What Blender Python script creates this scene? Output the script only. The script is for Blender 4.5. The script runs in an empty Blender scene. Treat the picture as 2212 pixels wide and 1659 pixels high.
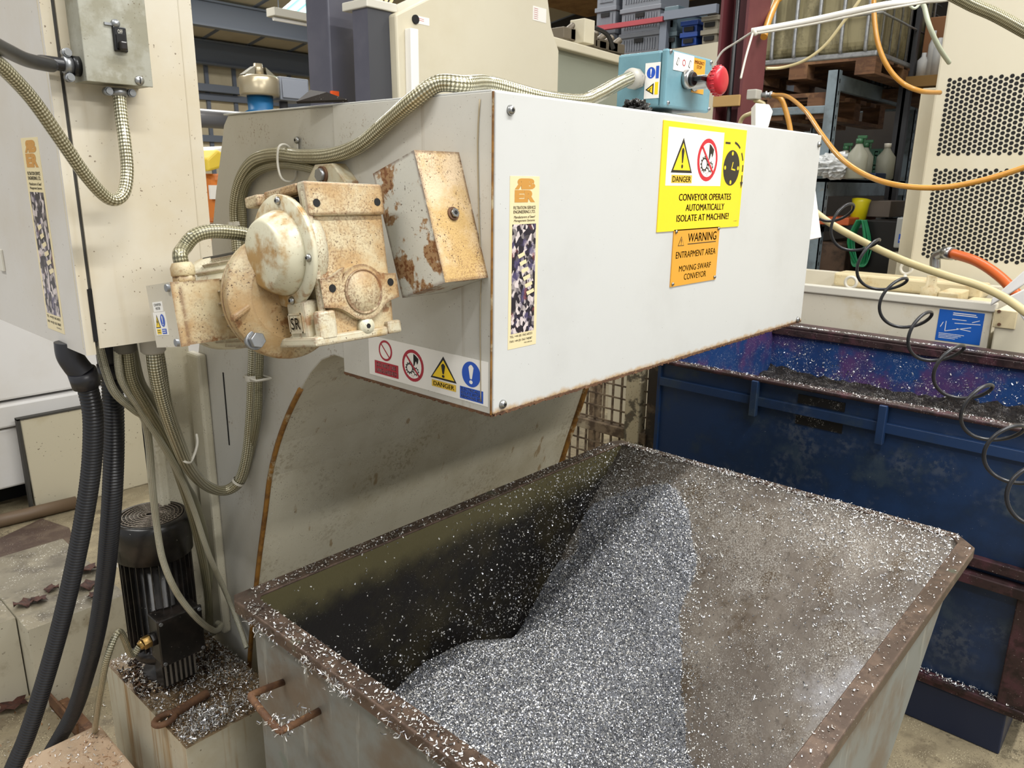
import bpy, bmesh, math, random
import numpy as np
from mathutils import Vector, Matrix
random.seed(7); RNG = np.random.default_rng(11)
R_ = math.radians
# ------------------------------------------------------------------ camera
W_PX, H_PX = 2212, 1659
F_PX, YAW, PITCH, ROLL = 1646.5, 0.73418, -0.26144, 0.01456
CAM = Vector((-0.78413, -0.74423, 1.55))
fw = Vector((math.cos(PITCH)*math.cos(YAW), math.cos(PITCH)*math.sin(YAW), math.sin(PITCH)))
r0 = Vector((math.sin(YAW), -math.cos(YAW), 0)); u0 = r0.cross(fw)
rt = r0*math.cos(ROLL)+u0*math.sin(ROLL); up = -r0*math.sin(ROLL)+u0*math.cos(ROLL)
cd = bpy.data.cameras.new('camera'); cam = bpy.data.objects.new('camera', cd)
bpy.context.scene.collection.objects.link(cam)
cd.sensor_width = 36; cd.lens = 36*F_PX/W_PX; cd.clip_start = 0.02; cd.clip_end = 200
m = Matrix((rt, up, -fw)).transposed().to_4x4(); m.translation = CAM
cam.matrix_world = m
bpy.context.scene.camera = cam
cd.dof.use_dof = True; cd.dof.focus_distance = 1.35; cd.dof.aperture_fstop = 18.0

def P(px, py, **k):
    """the point of the plane x=, y= or z= (or at depth d=) seen at a photograph position"""
    d = fw + rt*((px-1106)/F_PX) - up*((py-829.5)/F_PX)
    a, v = list(k.items())[0]
    if a == 'd': return CAM+d*v
    i = 'xyz'.index(a)
    return CAM+d*((v-CAM[i])/d[i])

# ------------------------------------------------------------------ world, lights, exposure
sc = bpy.context.scene
sc.view_settings.view_transform = 'Standard'; sc.view_settings.look = 'None'
sc.view_settings.gamma = 1; sc.view_settings.use_curve_mapping = False
sc.view_settings.exposure = 0.06
wd = bpy.data.worlds.new('hall'); sc.world = wd; wd.use_nodes = True
bg = wd.node_tree.nodes['Background']; bg.inputs[0].default_value = (.96, .98, 1.0, 1); bg.inputs[1].default_value = 0.56
def lamp(x, y, z, sx, sy, power, rot=(0, 0, 0), col=(1, .985, .955)):
    l = bpy.data.lights.new('strip_light', 'AREA'); l.shape = 'RECTANGLE'; l.size = sx; l.size_y = sy
    l.energy = power; l.color = col
    o = bpy.data.objects.new('strip_light', l); o.location = (x, y, z); o.rotation_euler = rot
    sc.collection.objects.link(o); return o
lamp(0.6, -1.55, 4.2, 3.2, .18, 175)
lamp(0.2, -4.9, 4.2, 4.0, .25, 150, (R_(35), 0, 0))
lamp(-2.2, 0.9, 4.2, .25, 3.0, 85, (0, R_(-30), 0))
lamp(3.2, 0.2, 4.6, .3, 2.4, 75)
lamp(3.4, 3.6, 4.6, 2.4, .3, 85)
lamp(1.0, 4.2, 4.6, 2.4, .3, 60)
lamp(6.5, 9.0, 4.4, 4.0, .4, 200)
lamp(3.0, 8.0, 4.6, 4.0, .4, 160)

# ------------------------------------------------------------------ materials
MATS = {}
def rgb(h, a=1.0):
    h = h.lstrip('#'); c = [int(h[i:i+2], 16)/255 for i in (0, 2, 4)]
    return tuple([(x/12.92 if x <= .04045 else ((x+.055)/1.055)**2.4) for x in c]+[a])
class NT:
    def __init__(s, name):
        s.m = bpy.data.materials.new(name); s.m.use_nodes = True; s.t = s.m.node_tree; s.N = s.t.nodes; s.b = s.N['Principled BSDF']
        s.tc = s.N.new('ShaderNodeTexCoord')
    def n(s, typ, **k):
        x = s.N.new(typ)
        for a, v in k.items(): setattr(x, a, v)
        return x
    def l(s, a, b): s.t.links.new(a, b)
    def val(s, sock, v):
        if isinstance(v, bpy.types.NodeSocket): s.l(v, sock)
        else: sock.default_value = v
    def mapping(s, scale=(1, 1, 1), rot=(0, 0, 0), out='Object'):
        mp = s.n('ShaderNodeMapping'); mp.inputs['Scale'].default_value = scale; mp.inputs['Rotation'].default_value = rot
        s.l(s.tc.outputs[out], mp.inputs[0]); return mp.outputs[0]
    def noise(s, scale, detail=4, rough=.6, vec=None, dist=0):
        x = s.n('ShaderNodeTexNoise'); x.inputs['Scale'].default_value = scale; x.inputs['Detail'].default_value = detail
        x.inputs['Roughness'].default_value = rough; x.inputs['Distortion'].default_value = dist
        s.l(vec if vec is not None else s.tc.outputs['Object'], x.inputs['Vector']); return x.outputs['Fac']
    def voro(s, scale, vec=None, feat='F1', out='Distance'):
        x = s.n('ShaderNodeTexVoronoi'); x.feature = feat; x.inputs['Scale'].default_value = scale
        s.l(vec if vec is not None else s.tc.outputs['Object'], x.inputs['Vector']); return x.outputs[out]
    def rng(s, f, a, b, c=0.0, d=1.0):
        x = s.n('ShaderNodeMapRange'); x.interpolation_type = 'SMOOTHSTEP'
        s.val(x.inputs[0], f); x.inputs[1].default_value = a; x.inputs[2].default_value = b; x.inputs[3].default_value = c; x.inputs[4].default_value = d
        return x.outputs[0]
    def math(s, op, a, b=0.0, c=None):
        x = s.n('ShaderNodeMath', operation=op); s.val(x.inputs[0], a); s.val(x.inputs[1], b)
        if c is not None: s.val(x.inputs[2], c)
        return x.outputs[0]
    def mix(s, f, a, b):
        x = s.n('ShaderNodeMix', data_type='RGBA'); s.val(x.inputs[0], f); s.val(x.inputs[6], a); s.val(x.inputs[7], b); return x.outputs[2]
    def bump(s, h, strength=.3, dist=.002):
        x = s.n('ShaderNodeBump'); x.inputs['Strength'].default_value = strength; x.inputs['Distance'].default_value = dist
        s.l(h, x.inputs['Height']); s.l(x.outputs[0], s.b.inputs['Normal'])
    def axis(s, i):
        x = s.n('ShaderNodeSeparateXYZ'); s.l(s.tc.outputs['Object'], x.inputs[0]); return x.outputs[i]
def paint(name, col, rough=.45, metal=0.0, layers=(), bump=None, spec=.5):
    """layers: (kind, colour, params...) noise:(scale,lo,hi,amt) streak:(sx,sz,lo,hi,amt) speck:(scale,thr,amt) band:(axis,a,b,noise_scale,noise_amp,amt)"""
    if name in MATS: return MATS[name]
    s = NT(name); c = rgb(col) if isinstance(col, str) else col
    for L in layers:
        k, lc = L[0], rgb(L[1]); p = L[2:]
        if k == 'noise': f = s.rng(s.noise(p[0], 6, .65), p[1], p[2], 0, p[3])
        elif k == 'streak': f = s.rng(s.noise(1.0, 4, .6, s.mapping((p[0], p[0], p[1]))), p[2], p[3], 0, p[4])
        elif k == 'speck':
            f = s.math('MULTIPLY', s.rng(s.noise(p[0]*1.9, 1.5, .5), p[1]+.025, p[1]+.06, 0, p[2]), s.rng(s.noise(p[0]*.11, 2), .44, .60))
        elif k == 'grain':   # fine grain gathered in patches: (scale, lo, hi, amount, patch scale, patch lo, patch hi)
            f = s.math('MULTIPLY', s.rng(s.noise(p[0], 3, .6), p[1], p[2], 0, p[3]), s.rng(s.noise(p[4], 4, .6), p[5], p[6]))
        elif k == 'edge':    # wear and rust along edges: (radius, amount, noise scale)
            bv = s.n('ShaderNodeBevel'); bv.samples = 4; bv.inputs['Radius'].default_value = p[0]
            ge = s.n('ShaderNodeNewGeometry'); dt = s.n('ShaderNodeVectorMath', operation='DOT_PRODUCT'); s.l(bv.outputs[0], dt.inputs[0]); s.l(ge.outputs['Normal'], dt.inputs[1])
            f = s.math('MULTIPLY', s.rng(dt.outputs['Value'], .992, .88, 0, p[1]), s.rng(s.noise(p[2], 5, .7), .34, .52))
        elif k == 'band':
            z = s.math('ADD', s.axis(p[0]), s.math('MULTIPLY', s.math('SUBTRACT', s.noise(p[3], 5, .7), .5), p[4]))
            f = s.rng(z, p[1], p[2], p[5], 0)
        c = s.mix(f, c, lc)
    s.val(s.b.inputs['Base Color'], c)
    s.b.inputs['Roughness'].default_value = rough; s.b.inputs['Metallic'].default_value = metal
    s.b.inputs['Specular IOR Level'].default_value = spec
    if bump: s.bump(s.noise(bump[0], 5, .6), bump[1], bump[2])
    MATS[name] = s.m; return s.m

white_cover = paint('white_cover', '#c3c4c1', .38, layers=[('noise', '#b8b8b4', 2.5, .45, .7, .6), ('speck', '#6b6862', 160, .70, .8), ('band', '#a9813f', 2, 1.215, 1.225, 40, .022, .75), ('band', '#4a2f1c', 2, 1.2145, 1.218, 180, .008, .95)])
side_paint = paint('side_paint', '#c4c2ba', .42, layers=[('noise', '#b3ae9f', 3, .4, .7, .6), ('streak', '#93836a', 26, .7, .64, .74, .6), ('speck', '#5c4632', 190, .67, .85), ('grain', '#7d6445', 160, .56, .64, .7, 9, .56, .66)])
casing_paint = paint('casing_paint', '#c6c0ab', .42, layers=[('noise', '#aba186', 4, .4, .7, .7), ('streak', '#8c6f42', 34, 2.2, .63, .72, .7), ('speck', '#4e3b26', 190, .635, .85), ('speck', '#e8e6e0', 230, .65, .7), ('grain', '#8a7a5c', 90, .5, .62, .5, 3, .5, .65)])
seam_rust = paint('seam_rust', '#8f6426', .6, layers=[('noise', '#5b3a1a', 40, .4, .65, .8), ('noise', '#b6a988', 12, .55, .62, .8)])
cab_side = paint('cabinet_paint', '#c4bdac', .42, layers=[('noise', '#bbae92', 3.2, .42, .68, .7), ('streak', '#a4926f', 18, 1.2, .6, .75, .4), ('speck', '#5a4530', 130, .68, .8)])
cab_door = paint('cabinet_door_paint', '#c6c2bb', .4, layers=[('noise', '#bcb2a0', 3, .42, .7, .6), ('speck', '#6a5844', 120, .71, .7)])
rubber_gap = paint('rubber_gap', '#3b3934', .7)
cast = paint('cast_cream_dusty', '#c2b492', .5, layers=[('noise', '#a98757', 11, .40, .60, .85), ('noise', '#cfc4a8', 7, .50, .66, .7), ('grain', '#6b4725', 340, .46, .62, .75, 7, .36, .62), ('edge', '#5e3517', .009, .9, 60), ('noise', '#7c4f25', 26, .60, .68, .8), ('speck', '#43291a', 220, .62, .9)], bump=(300, .35, .0015))
cast_side = paint('cast_cream', '#c6bfa6', .38, layers=[('noise', '#b1955e', 9, .50, .64, .85), ('grain', '#7d5a34', 400, .46, .62, .7, 7, .48, .66), ('edge', '#6b3e1b', .007, .85, 50), ('noise', '#84552a', 22, .62, .70, .7), ('speck', '#4f3520', 190, .64, .85)], bump=(260, .2, .001))
cast_clean = paint('cover_cap_paint', '#c8c3aa', .28, layers=[('noise', '#9c7434', 8, .46, .56, .9), ('noise', '#8a5a26', 15, .60, .68, .8), ('speck', '#5b452a', 200, .66, .8)], bump=(200, .08, .001))
guard_top = paint('guard_dusty_tan', '#b8985f', .6, layers=[('noise', '#d4bfa0', 7, .42, .60, .85), ('grain', '#85603a', 430, .46, .64, .75, 6, .38, .64), ('edge', '#4c2912', .010, .95, 60), ('speck', '#4a2f1c', 220, .60, .9)], bump=(350, .5, .002))
guard_side = paint('guard_rust_patched', '#bfbeb4', .45, layers=[('noise', '#8d6638', 20, .50, .55, .9), ('grain', '#6b3d1c', 150, .48, .56, .9, 20, .52, .58), ('edge', '#4f2b16', .009, 1, 70), ('speck', '#3f2618', 170, .64, .9)], bump=(120, .3, .001))
rust = paint('rust_brown', '#6a4a30', .75, layers=[('noise', '#4a3020', 30, .4, .6, .8), ('noise', '#8f6a48', 60, .55, .7, .8)], bump=(200, .4, .002))
steel = paint('bright_steel', '#a9a9a6', .28, 1.0, bump=(80, .05, .001))
zinc = paint('zinc_grey', '#9a9c9e', .38, .8, layers=[('noise', '#7c7d7d', 40, .45, .65, .6)])
galv = paint('galvanised_case', '#9a998c', .5, .3, layers=[('noise', '#827e6a', 22, .42, .62, .8), ('noise', '#b2b2a8', 12, .5, .62, .6), ('speck', '#5b4c30', 150, .66, .8)], bump=(120, .2, .001))
black_rubber = paint('black_rubber', '#1d1d20', .34)
black_pl = paint('black_plastic', '#0d0d0e', .35)
dark = paint('dark_recess', '#0b0a09', .8)
pump_black = paint('pump_black_oily', '#161412', .3, layers=[('noise', '#2a2420', 20, .45, .65, .8), ('speck', '#bdb8ac', 150, .71, .9)], bump=(200, .2, .001))
brass = paint('brass', '#b9975a', .3, .85, layers=[('noise', '#7d6136', 60, .5, .65, .7)])
nylon = paint('grey_nylon', '#a8a49a', .45)
white_nylon = paint('white_nylon', '#c9c5b8', .4)
red_btn = paint('red_button', '#b31a27', .35)
teal_paint = paint('teal_enclosure', '#668e99', .38, layers=[('noise', '#597f8a', 20, .45, .65, .5)], bump=(400, .1, .0005))
skip_in = paint('skip_inside_steel', '#665d54', .46, .2, layers=[('band', '#2b251d', 1, .44, .27, 5, .22, .9),('noise', '#7d7469', 5, .44, .66, .8), ('streak', '#4d3d28', 13, 2.6, .52, .68, .8), ('grain', '#a8a39a', 300, .45, .6, .7, 4, .40, .60), ('noise', '#a9a9ad', 2.3, .53, .64, .7), ('speck', '#e9e7e2', 260, .62, .95), ('noise', '#3c342c', 60, .55, .7, .6)], bump=(160, .3, .002))  # dark band: oil plus the conveyor head's shade, painted into the far corner
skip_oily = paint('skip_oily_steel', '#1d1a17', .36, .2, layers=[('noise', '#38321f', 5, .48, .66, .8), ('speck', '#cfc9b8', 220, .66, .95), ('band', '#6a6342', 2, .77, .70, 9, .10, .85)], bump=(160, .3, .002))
skip_rim = paint('skip_rim_worn', '#4f4138', .36, .4, layers=[('noise', '#6b594c', 20, .45, .62, .8), ('noise', '#566050', 9, .60, .66, .6), ('noise', '#37281f', 35, .56, .66, .7), ('edge', '#94796a', .006, .45, 40), ('speck', '#e6e2da', 200, .68, .9)], bump=(140, .25, .001))
skip_out = paint('skip_outside_grey', '#7b7e79', .5, .1, layers=[('noise', '#6b5b49', 3.2, .46, .64, .85), ('streak', '#9a9a90', 40, 6, .60, .68, .5), ('noise', '#667468', 8, .60, .68, .5)])
blue_paint = paint('blue_bin_paint', '#1b3357', .4, layers=[('noise', '#16273f', 3, .4, .62, .85), ('grain', '#5d636a', 60, .42, .62, .4, 4.5, .55, .68), ('noise', '#39464f', 6, .52, .70, .6), ('speck', '#c7cbd0', 200, .73, .7)], bump=(30, .1, .002))
blue_inner = paint('blue_bin_inner', '#193c70', .4, layers=[('noise', '#54325f', 3.6, .45, .58, .85), ('noise', '#1a2f5c', 5, .45, .62, .7), ('speck', '#e9e9ee', 90, .66, 1.0), ('speck', '#f2f2f2', 230, .64, .9)])
rim_brown = paint('rusted_rim', '#3a2a2a', .42, .3, layers=[('noise', '#55343c', 10, .45, .62, .8), ('noise', '#1e1616', 22, .5, .62, .7), ('speck', '#d8d2ca', 160, .68, .9)], bump=(120, .2, .001))
cage_rust = paint('cage_rusty', '#7d6c56', .7, layers=[('noise', '#4a3a2c', 20, .42, .6, .9), ('noise', '#b3a68c', 9, .55, .66, .8)])
cage_post = paint('cage_post_cream', '#bdb193', .6, layers=[('noise', '#3f382d', 18, .52, .6, .85), ('speck', '#6a4a2a', 80, .62, .8)])
cream = paint('machine_cream', '#cdc6b0', .42, layers=[('noise', '#c3b99e', 2.2, .42, .68, .5)])
cream_dirty = paint('coolant_tank_cream', '#cbbd98', .45, layers=[('noise', '#b39560', 9, .52, .68, .8), ('speck', '#57452c', 90, .66, .85)])
tank_face = paint('coolant_tank_face', '#c9c3b2', .4, layers=[('noise', '#b8a987', 5, .5, .7, .6), ('speck', '#57452c', 90, .70, .7)])
grey_green = paint('machine_grey_green', '#8f9384', .45)
lathe_white = paint('machine_white', '#d8d6d3', .35, layers=[('noise', '#cbc6bd', 2, .45, .7, .5)])
col_red = paint('column_red', '#5a282c', .5, layers=[('noise', '#6f3a3c', 3, .45, .7, .6)])
rack_blue = paint('rack_grey_blue', '#7b8991', .5, 0, layers=[('noise', '#626b70', 9, .45, .65, .8), ('noise', '#8a7a60', 16, .62, .7, .6)])
wood = paint('pallet_wood', '#6d4c33', .8, layers=[('streak', '#4a3020', 6, 30, .45, .6, .7), ('noise', '#8c6a48', 9, .5, .66, .7)])
board_m = paint('brown_board', '#b19a80', .8, layers=[('noise', '#a2866a', 12, .42, .62, .7), ('speck', '#4e3a28', 110, .60, .9), ('speck', '#ece8df', 190, .66, .9)])
block_side = paint('tank_block_paint', '#bfb9a4', .45, layers=[('streak', '#93692c', 30, 1.4, .50, .66, .8), ('speck', '#3f3222', 60, .68, .9), ('noise', '#a99b7c', 5, .45, .65, .5)])
block_top = paint('tank_block_top', '#7f6b50', .35, .2, layers=[('noise', '#4f3822', 12, .42, .6, .85), ('noise', '#a49a83', 8, .54, .66, .7), ('speck', '#eceae4', 170, .58, .95)], bump=(150, .6, .004))
plinth_m = paint('plinth_cream', '#bdb7a4', .5, layers=[('noise', '#8c7f66', 7, .5, .66, .7), ('speck', '#4c3a26', 60, .66, .9)])
plinth_top = paint('plinth_top_dirty', '#77705f', .6, layers=[('noise', '#50483b', 9, .42, .62, .8), ('noise', '#948b74', 5, .52, .66, .7), ('speck', '#f0ede6', 120, .64, .95)], bump=(90, .4, .003))
floor_m = paint('oily_concrete', '#857a62', .55, layers=[('grain', '#4b4334', 55, .46, .6, .8, 1.6, .48, .60),('noise', '#a5987a', 3, .46, .66, .8), ('noise', '#5d5240', 7, .5, .64, .7), ('speck', '#3f3424', 110, .58, .7), ('speck', '#ddd2b0', 140, .60, .7)], bump=(120, .4, .003))
steel_plate = paint('floor_steel_plate', '#4f3f37', .45, .2, layers=[('noise', '#66574a', 8, .45, .64, .8), ('speck', '#d9d2c4', 130, .65, .9)])
swarf_base = paint('swarf_bed', '#77787c', .5, .3, layers=[('noise', '#b9bbc0', 300, .45, .6, .9)], bump=(420, 1.0, .006))
steel_blue_grey = paint('column_dark_grey', '#4c4c58', .45, layers=[('noise', '#5b5a64', 3, .45, .65, .6)])
steel_dark = paint('cabinet_dark_grey', '#3c3d42', .5)
yellow_pl = paint('yellow_airline', '#b88434', .28, layers=[('noise', '#b5761d', 30, .45, .65, .5)])
cream_tube = paint('cream_tube', '#b9ab80', .35)
orange_hose = paint('orange_hose', '#b8541c', .35)
for k, c in dict(s_yellow='#f4cf1a', s_white='#e9e6df', s_black='#14120f', s_red='#c4162c', s_blue='#1c4fb4', s_amber='#d8992a', s_cream='#dccda2', s_orange='#bf8a3e', s_darkred='#a72a38', s_dirtyyellow='#dcb63a').items():
    paint(k, c, .32)

def braid(name, c1, c2, scale=1.0, metal=.6):
    s = NT(name); mp = s.mapping((1, 1, 1), out='UV')
    sp = s.n('ShaderNodeSeparateXYZ'); s.l(mp, sp.inputs[0])
    u = s.math('MULTIPLY', sp.outputs[0], 2*math.pi*7); v = s.math('MULTIPLY', sp.outputs[1], 2*math.pi*110*scale)
    a = s.math('SINE', s.math('ADD', u, v)); b = s.math('SINE', s.math('SUBTRACT', u, v))
    f = s.math('MULTIPLY', a, b)
    f2 = s.rng(f, -.25, .65)
    c = s.mix(f2, rgb(c1), rgb(c2)); c = s.mix(s.rng(s.noise(14, 3), .45, .7, 0, .45), c, rgb('#8f8870'))
    s.l(c, s.b.inputs['Base Color']); s.b.inputs['Metallic'].default_value = metal; s.b.inputs['Roughness'].default_value = .3
    s.b.inputs['Coat Weight'].default_value = .7; s.b.inputs['Coat Roughness'].default_value = .12; s.b.inputs['Coat Tint'].default_value = rgb('#f3efda')
    s.bump(f, .5, .0012); MATS[name] = s.m; return s.m
braid_m = braid('braided_clear_conduit', '#77745f', '#eceade')
braid_dark = braid('braided_conduit_dull', '#65624f', '#b0ad98', 1.2, .3)
braid_fine = braid('braided_cable_pale', '#a3a298', '#e6e5de', 1.6, .2)

def photo_mat():
    s = NT('swarf_photo_print')
    v = s.voro(190, s.mapping((1, 1, .7)), out='Color'); sp = s.n('ShaderNodeSeparateColor'); s.l(v, sp.inputs[0])
    c = s.mix(s.rng(sp.outputs[0], .45, .9), rgb('#1d1620'), rgb('#cfc3c0'))
    c = s.mix(s.rng(s.noise(60, 3), .52, .66, 0, .8), c, rgb('#4c4468'))
    c = s.mix(s.rng(s.noise(35, 3), .60, .68, 0, .6), c, rgb('#8a4a48'))
    s.l(c, s.b.inputs['Base Color']); s.b.inputs['Roughness'].default_value = .35; MATS['photo'] = s.m; return s.m
photo_m = photo_mat()
def clear_mat(name, col, rough=.2, trans=.7):
    s = NT(name); s.b.inputs['Base Color'].default_value = rgb(col); s.b.inputs['Roughness'].default_value = rough
    s.b.inputs['Transmission Weight'].default_value = trans; s.b.inputs['IOR'].default_value = 1.3; MATS[name] = s.m; return s.m
bottle_m = clear_mat('translucent_plastic', '#b4b4a4', .35, .45)
wrap_m = clear_mat('crumpled_clear_wrap', '#e4e6e6', .25, .35)
ibc_m = paint('ibc_dirty_plastic', '#8f8664', .5, layers=[('streak', '#5d5538', 16, 1.5, .44, .62, .85), ('grain', '#4a4430', 60, .5, .62, .6, 4, .45, .6), ('noise', '#b5ab86', 4, .5, .68, .6)])
ibc_blue = paint('ibc_blue_plastic', '#7d97a6', .35, layers=[('noise', '#4d6472', 6, .45, .62, .8)])
flake_m = paint('aluminium_flake', '#e2e4ea', .30, 1.0)
flake_w = paint('pale_flake', '#dcdad4', .45, .35)
leaf_m = paint('dead_leaf', '#4a281c', .7, layers=[('noise', '#2a1610', 60, .45, .6, .8)])
def emis(name, col, st):
    s = NT(name); s.b.inputs['Base Color'].default_value = rgb(col); s.b.inputs['Emission Color'].default_value = rgb(col); s.b.inputs['Emission Strength'].default_value = st
    return s
def skylight():
    s = emis('rooflight', '#d6f4f2', 1.6)
    w = s.n('ShaderNodeTexWave'); w.inputs['Scale'].default_value = 2.2; s.l(s.mapping((1, 1, 1)), w.inputs['Vector'])
    c = s.mix(w.outputs['Fac'], rgb('#5aa89c'), rgb('#f2fdfc')); s.l(c, s.b.inputs['Emission Color']); return s.m
sky_m = skylight()
wall_m = paint('wall_sheeting', '#cdbf9f', .6, layers=[('noise', '#bdac8a', 1.5, .45, .68, .6)])
roof_m = paint('roof_sheeting', '#cfc3a8', .6, layers=[('noise', '#bcae92', 1.2, .45, .68, .6)])
roof_wood = paint('roof_board_brown', '#b08a5c', .6, layers=[('noise', '#7a5836', 3, .45, .65, .6)])
beam_m = paint('beam_blue_grey', '#6d7480', .45)
crate_m = paint('grey_crate', '#6f737a', .45)
crate_teal = paint('teal_grey_crate', '#55676e', .45)
crate_blue = paint('blue_crate', '#173f8c', .4)
dark_wall = paint('dark_backdrop_wall', '#2a2521', .8, layers=[('noise', '#3a322b', 1.5, .45, .65, .6)])
duct_m = paint('grey_duct', '#6f6e70', .35, .2)

# ------------------------------------------------------------------ mesh building
COL = sc.collection
class MB:
    def __init__(s): s.v = []; s.f = []; s.mi = []; s.uv = {}; s.sm = []
    def add(s, vs, fs, mi=0, smooth=False, uvs=None):
        o = len(s.v); s.v += [tuple(p) for p in vs]
        for i, f in enumerate(fs):
            s.f.append([o+a for a in f]); s.mi.append(mi); s.sm.append(smooth)
            if uvs: s.uv[len(s.f)-1] = uvs[i]
        return s
    def box(s, x0, x1, y0, y1, z0, z1, mi=0, T=None, mf=None):
        vs = [Vector((x, y, z)) for z in (z0, z1) for y in (y0, y1) for x in (x0, x1)]
        if T: vs = [T(v) for v in vs]
        fs = [(0, 2, 3, 1), (4, 5, 7, 6), (0, 1, 5, 4), (2, 6, 7, 3), (0, 4, 6, 2), (1, 3, 7, 5)]  # -z +z -y +y -x +x
        for i, f in enumerate(fs): s.add([vs[a] for a in f], [(0, 1, 2, 3)], mf[i] if mf else mi)
        return s
    def solid(s, x0, x1, y0, y1, z0, z1, mi=0, T=None):   # shared vertices: bevels
        vs = [Vector((x, y, z)) for z in (z0, z1) for y in (y0, y1) for x in (x0, x1)]
        if T: vs = [T(v) for v in vs]
        return s.add(vs, [(0, 2, 3, 1), (4, 5, 7, 6), (0, 1, 5, 4), (2, 6, 7, 3), (0, 4, 6, 2), (1, 3, 7, 5)], mi)
    def prism(s, pts, a, b, fn, mi=0, mside=None, smooth=False):
        """pts 2D outline, fn(u,v,w)->3D, between w=a and w=b"""
        n = len(pts); vs = [fn(u, v, a) for u, v in pts]+[fn(u, v, b) for u, v in pts]
        s.add(vs, [list(range(n))[::-1], list(range(n, 2*n))], mi)
        o = len(s.v)-2*n
        for i in range(n):
            j = (i+1) % n; s.f.append([o+i, o+j, o+n+j, o+n+i]); s.mi.append(mside[i] if isinstance(mside, (list, tuple)) else (mi if mside is None else mside)); s.sm.append(smooth)
        return s
    def cyl(s, p0, p1, r0, r1=None, seg=20, mi=0, caps=True, smooth=True, ph=0):
        r1 = r0 if r1 is None else r1; p0, p1 = Vector(p0), Vector(p1); d = (p1-p0).normalized()
        a = d.orthogonal().normalized(); b = d.cross(a)
        vs = []
        for p, r in ((p0, r0), (p1, r1)):
            for i in range(seg):
                t = 2*math.pi*i/seg+ph; vs.append(p+a*(r*math.cos(t))+b*(r*math.sin(t)))
        o = len(s.v); s.add(vs, [])
        for i in range(seg):
            j = (i+1) % seg; s.f.append([o+i, o+j, o+seg+j, o+seg+i]); s.mi.append(mi); s.sm.append(smooth)
        if caps:
            s.f.append([o+i for i in range(seg)][::-1]); s.mi.append(mi); s.sm.append(False)
            s.f.append([o+seg+i for i in range(seg)]); s.mi.append(mi); s.sm.append(False)
        return s
    def lathe(s, p0, d, prof, seg=32, mi=0, smooth=True):
        """prof: (distance along d, radius)"""
        p0 = Vector(p0); d = Vector(d).normalized(); a = d.orthogonal().normalized(); b = d.cross(a); o = len(s.v)
        for h, r in prof:
            for i in range(seg):
                t = 2*math.pi*i/seg; s.v.append(tuple(p0+d*h+a*(r*math.cos(t))+b*(r*math.sin(t))))
        for k in range(len(prof)-1):
            for i in range(seg):
                j = (i+1) % seg; s.f.append([o+k*seg+i, o+k*seg+j, o+(k+1)*seg+j, o+(k+1)*seg+i]); s.mi.append(mi); s.sm.append(smooth)
        for k, rev in ((0, True), (len(prof)-1, False)):
            if prof[k][1] > 1e-5:
                f = [o+k*seg+i for i in range(seg)]; s.f.append(f[::-1] if rev else f); s.mi.append(mi); s.sm.append(False)
        return s
    def tube(s, pts, r, seg=14, mi=0, res=10, rfn=None, step=None, closed=False, caps=True):
        pts = smooth_path(pts, res, closed) if res else [Vector(p) for p in pts]
        if step:
            out = [pts[0]]; acc = 0
            for a, b in zip(pts[:-1], pts[1:]):
                L = (b-a).length; t = step-acc
                while t <= L: out.append(a+(b-a)*(t/L)); t += step
                acc = (acc+L) % step
            pts = out
        n = len(pts); o = len(s.v); T = []
        for i in range(n):
            if closed: t = pts[(i+1) % n]-pts[i-1]
            else: t = pts[min(i+1, n-1)]-pts[max(i-1, 0)]
            T.append(t.normalized())
        nr = T[0].orthogonal().normalized(); L = 0; Ls = []
        for i in range(n):
            if i: L += (pts[i]-pts[i-1]).length
            Ls.append(L); nr = (nr-T[i]*nr.dot(T[i])).normalized(); bn = T[i].cross(nr); rr = rfn(i, L) if rfn else (r[i] if isinstance(r, list) else r)
            for k in range(seg):
                t = 2*math.pi*k/seg; s.v.append(tuple(pts[i]+nr*(rr*math.cos(t))+bn*(rr*math.sin(t))))
        for i in range(n if closed else n-1):
            i2 = (i+1) % n
            for k in range(seg):
                k2 = (k+1) % seg; s.f.append([o+i*seg+k, o+i*seg+k2, o+i2*seg+k2, o+i2*seg+k]); s.mi.append(mi); s.sm.append(True)
                s.uv[len(s.f)-1] = [(k/seg, Ls[i]), ((k+1)/seg, Ls[i]), ((k+1)/seg, Ls[i2]), (k/seg, Ls[i2])]
        if caps and not closed:
            s.f.append([o+k for k in range(seg)][::-1]); s.mi.append(mi); s.sm.append(False)
            s.f.append([o+(n-1)*seg+k for k in range(seg)]); s.mi.append(mi); s.sm.append(False)
        return s
    def build(s, name, mats, parent=None, bevel=0, segs=2, angle=35):
        me = bpy.data.meshes.new(name); me.from_pydata(s.v, [], s.f)
        mats = mats if isinstance(mats, (list, tuple)) else [mats]
        for mm in mats: me.materials.append(MATS[mm] if isinstance(mm, str) else mm)
        me.polygons.foreach_set('material_index', s.mi); me.polygons.foreach_set('use_smooth', s.sm)
        if s.uv:
            uvl = me.uv_layers.new(name='UVMap')
            for fi, uvs in s.uv.items():
                for li, uvc in zip(me.polygons[fi].loop_indices, uvs): uvl.data[li].uv = uvc
        me.update()
        o = bpy.data.objects.new(name, me); COL.objects.link(o)
        if parent: setpar(o, parent)
        if bevel:
            b = o.modifiers.new('bevel', 'BEVEL'); b.width = bevel; b.segments = segs; b.limit_method = 'ANGLE'; b.angle_limit = R_(angle)
            b.harden_normals = False
        return o
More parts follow.
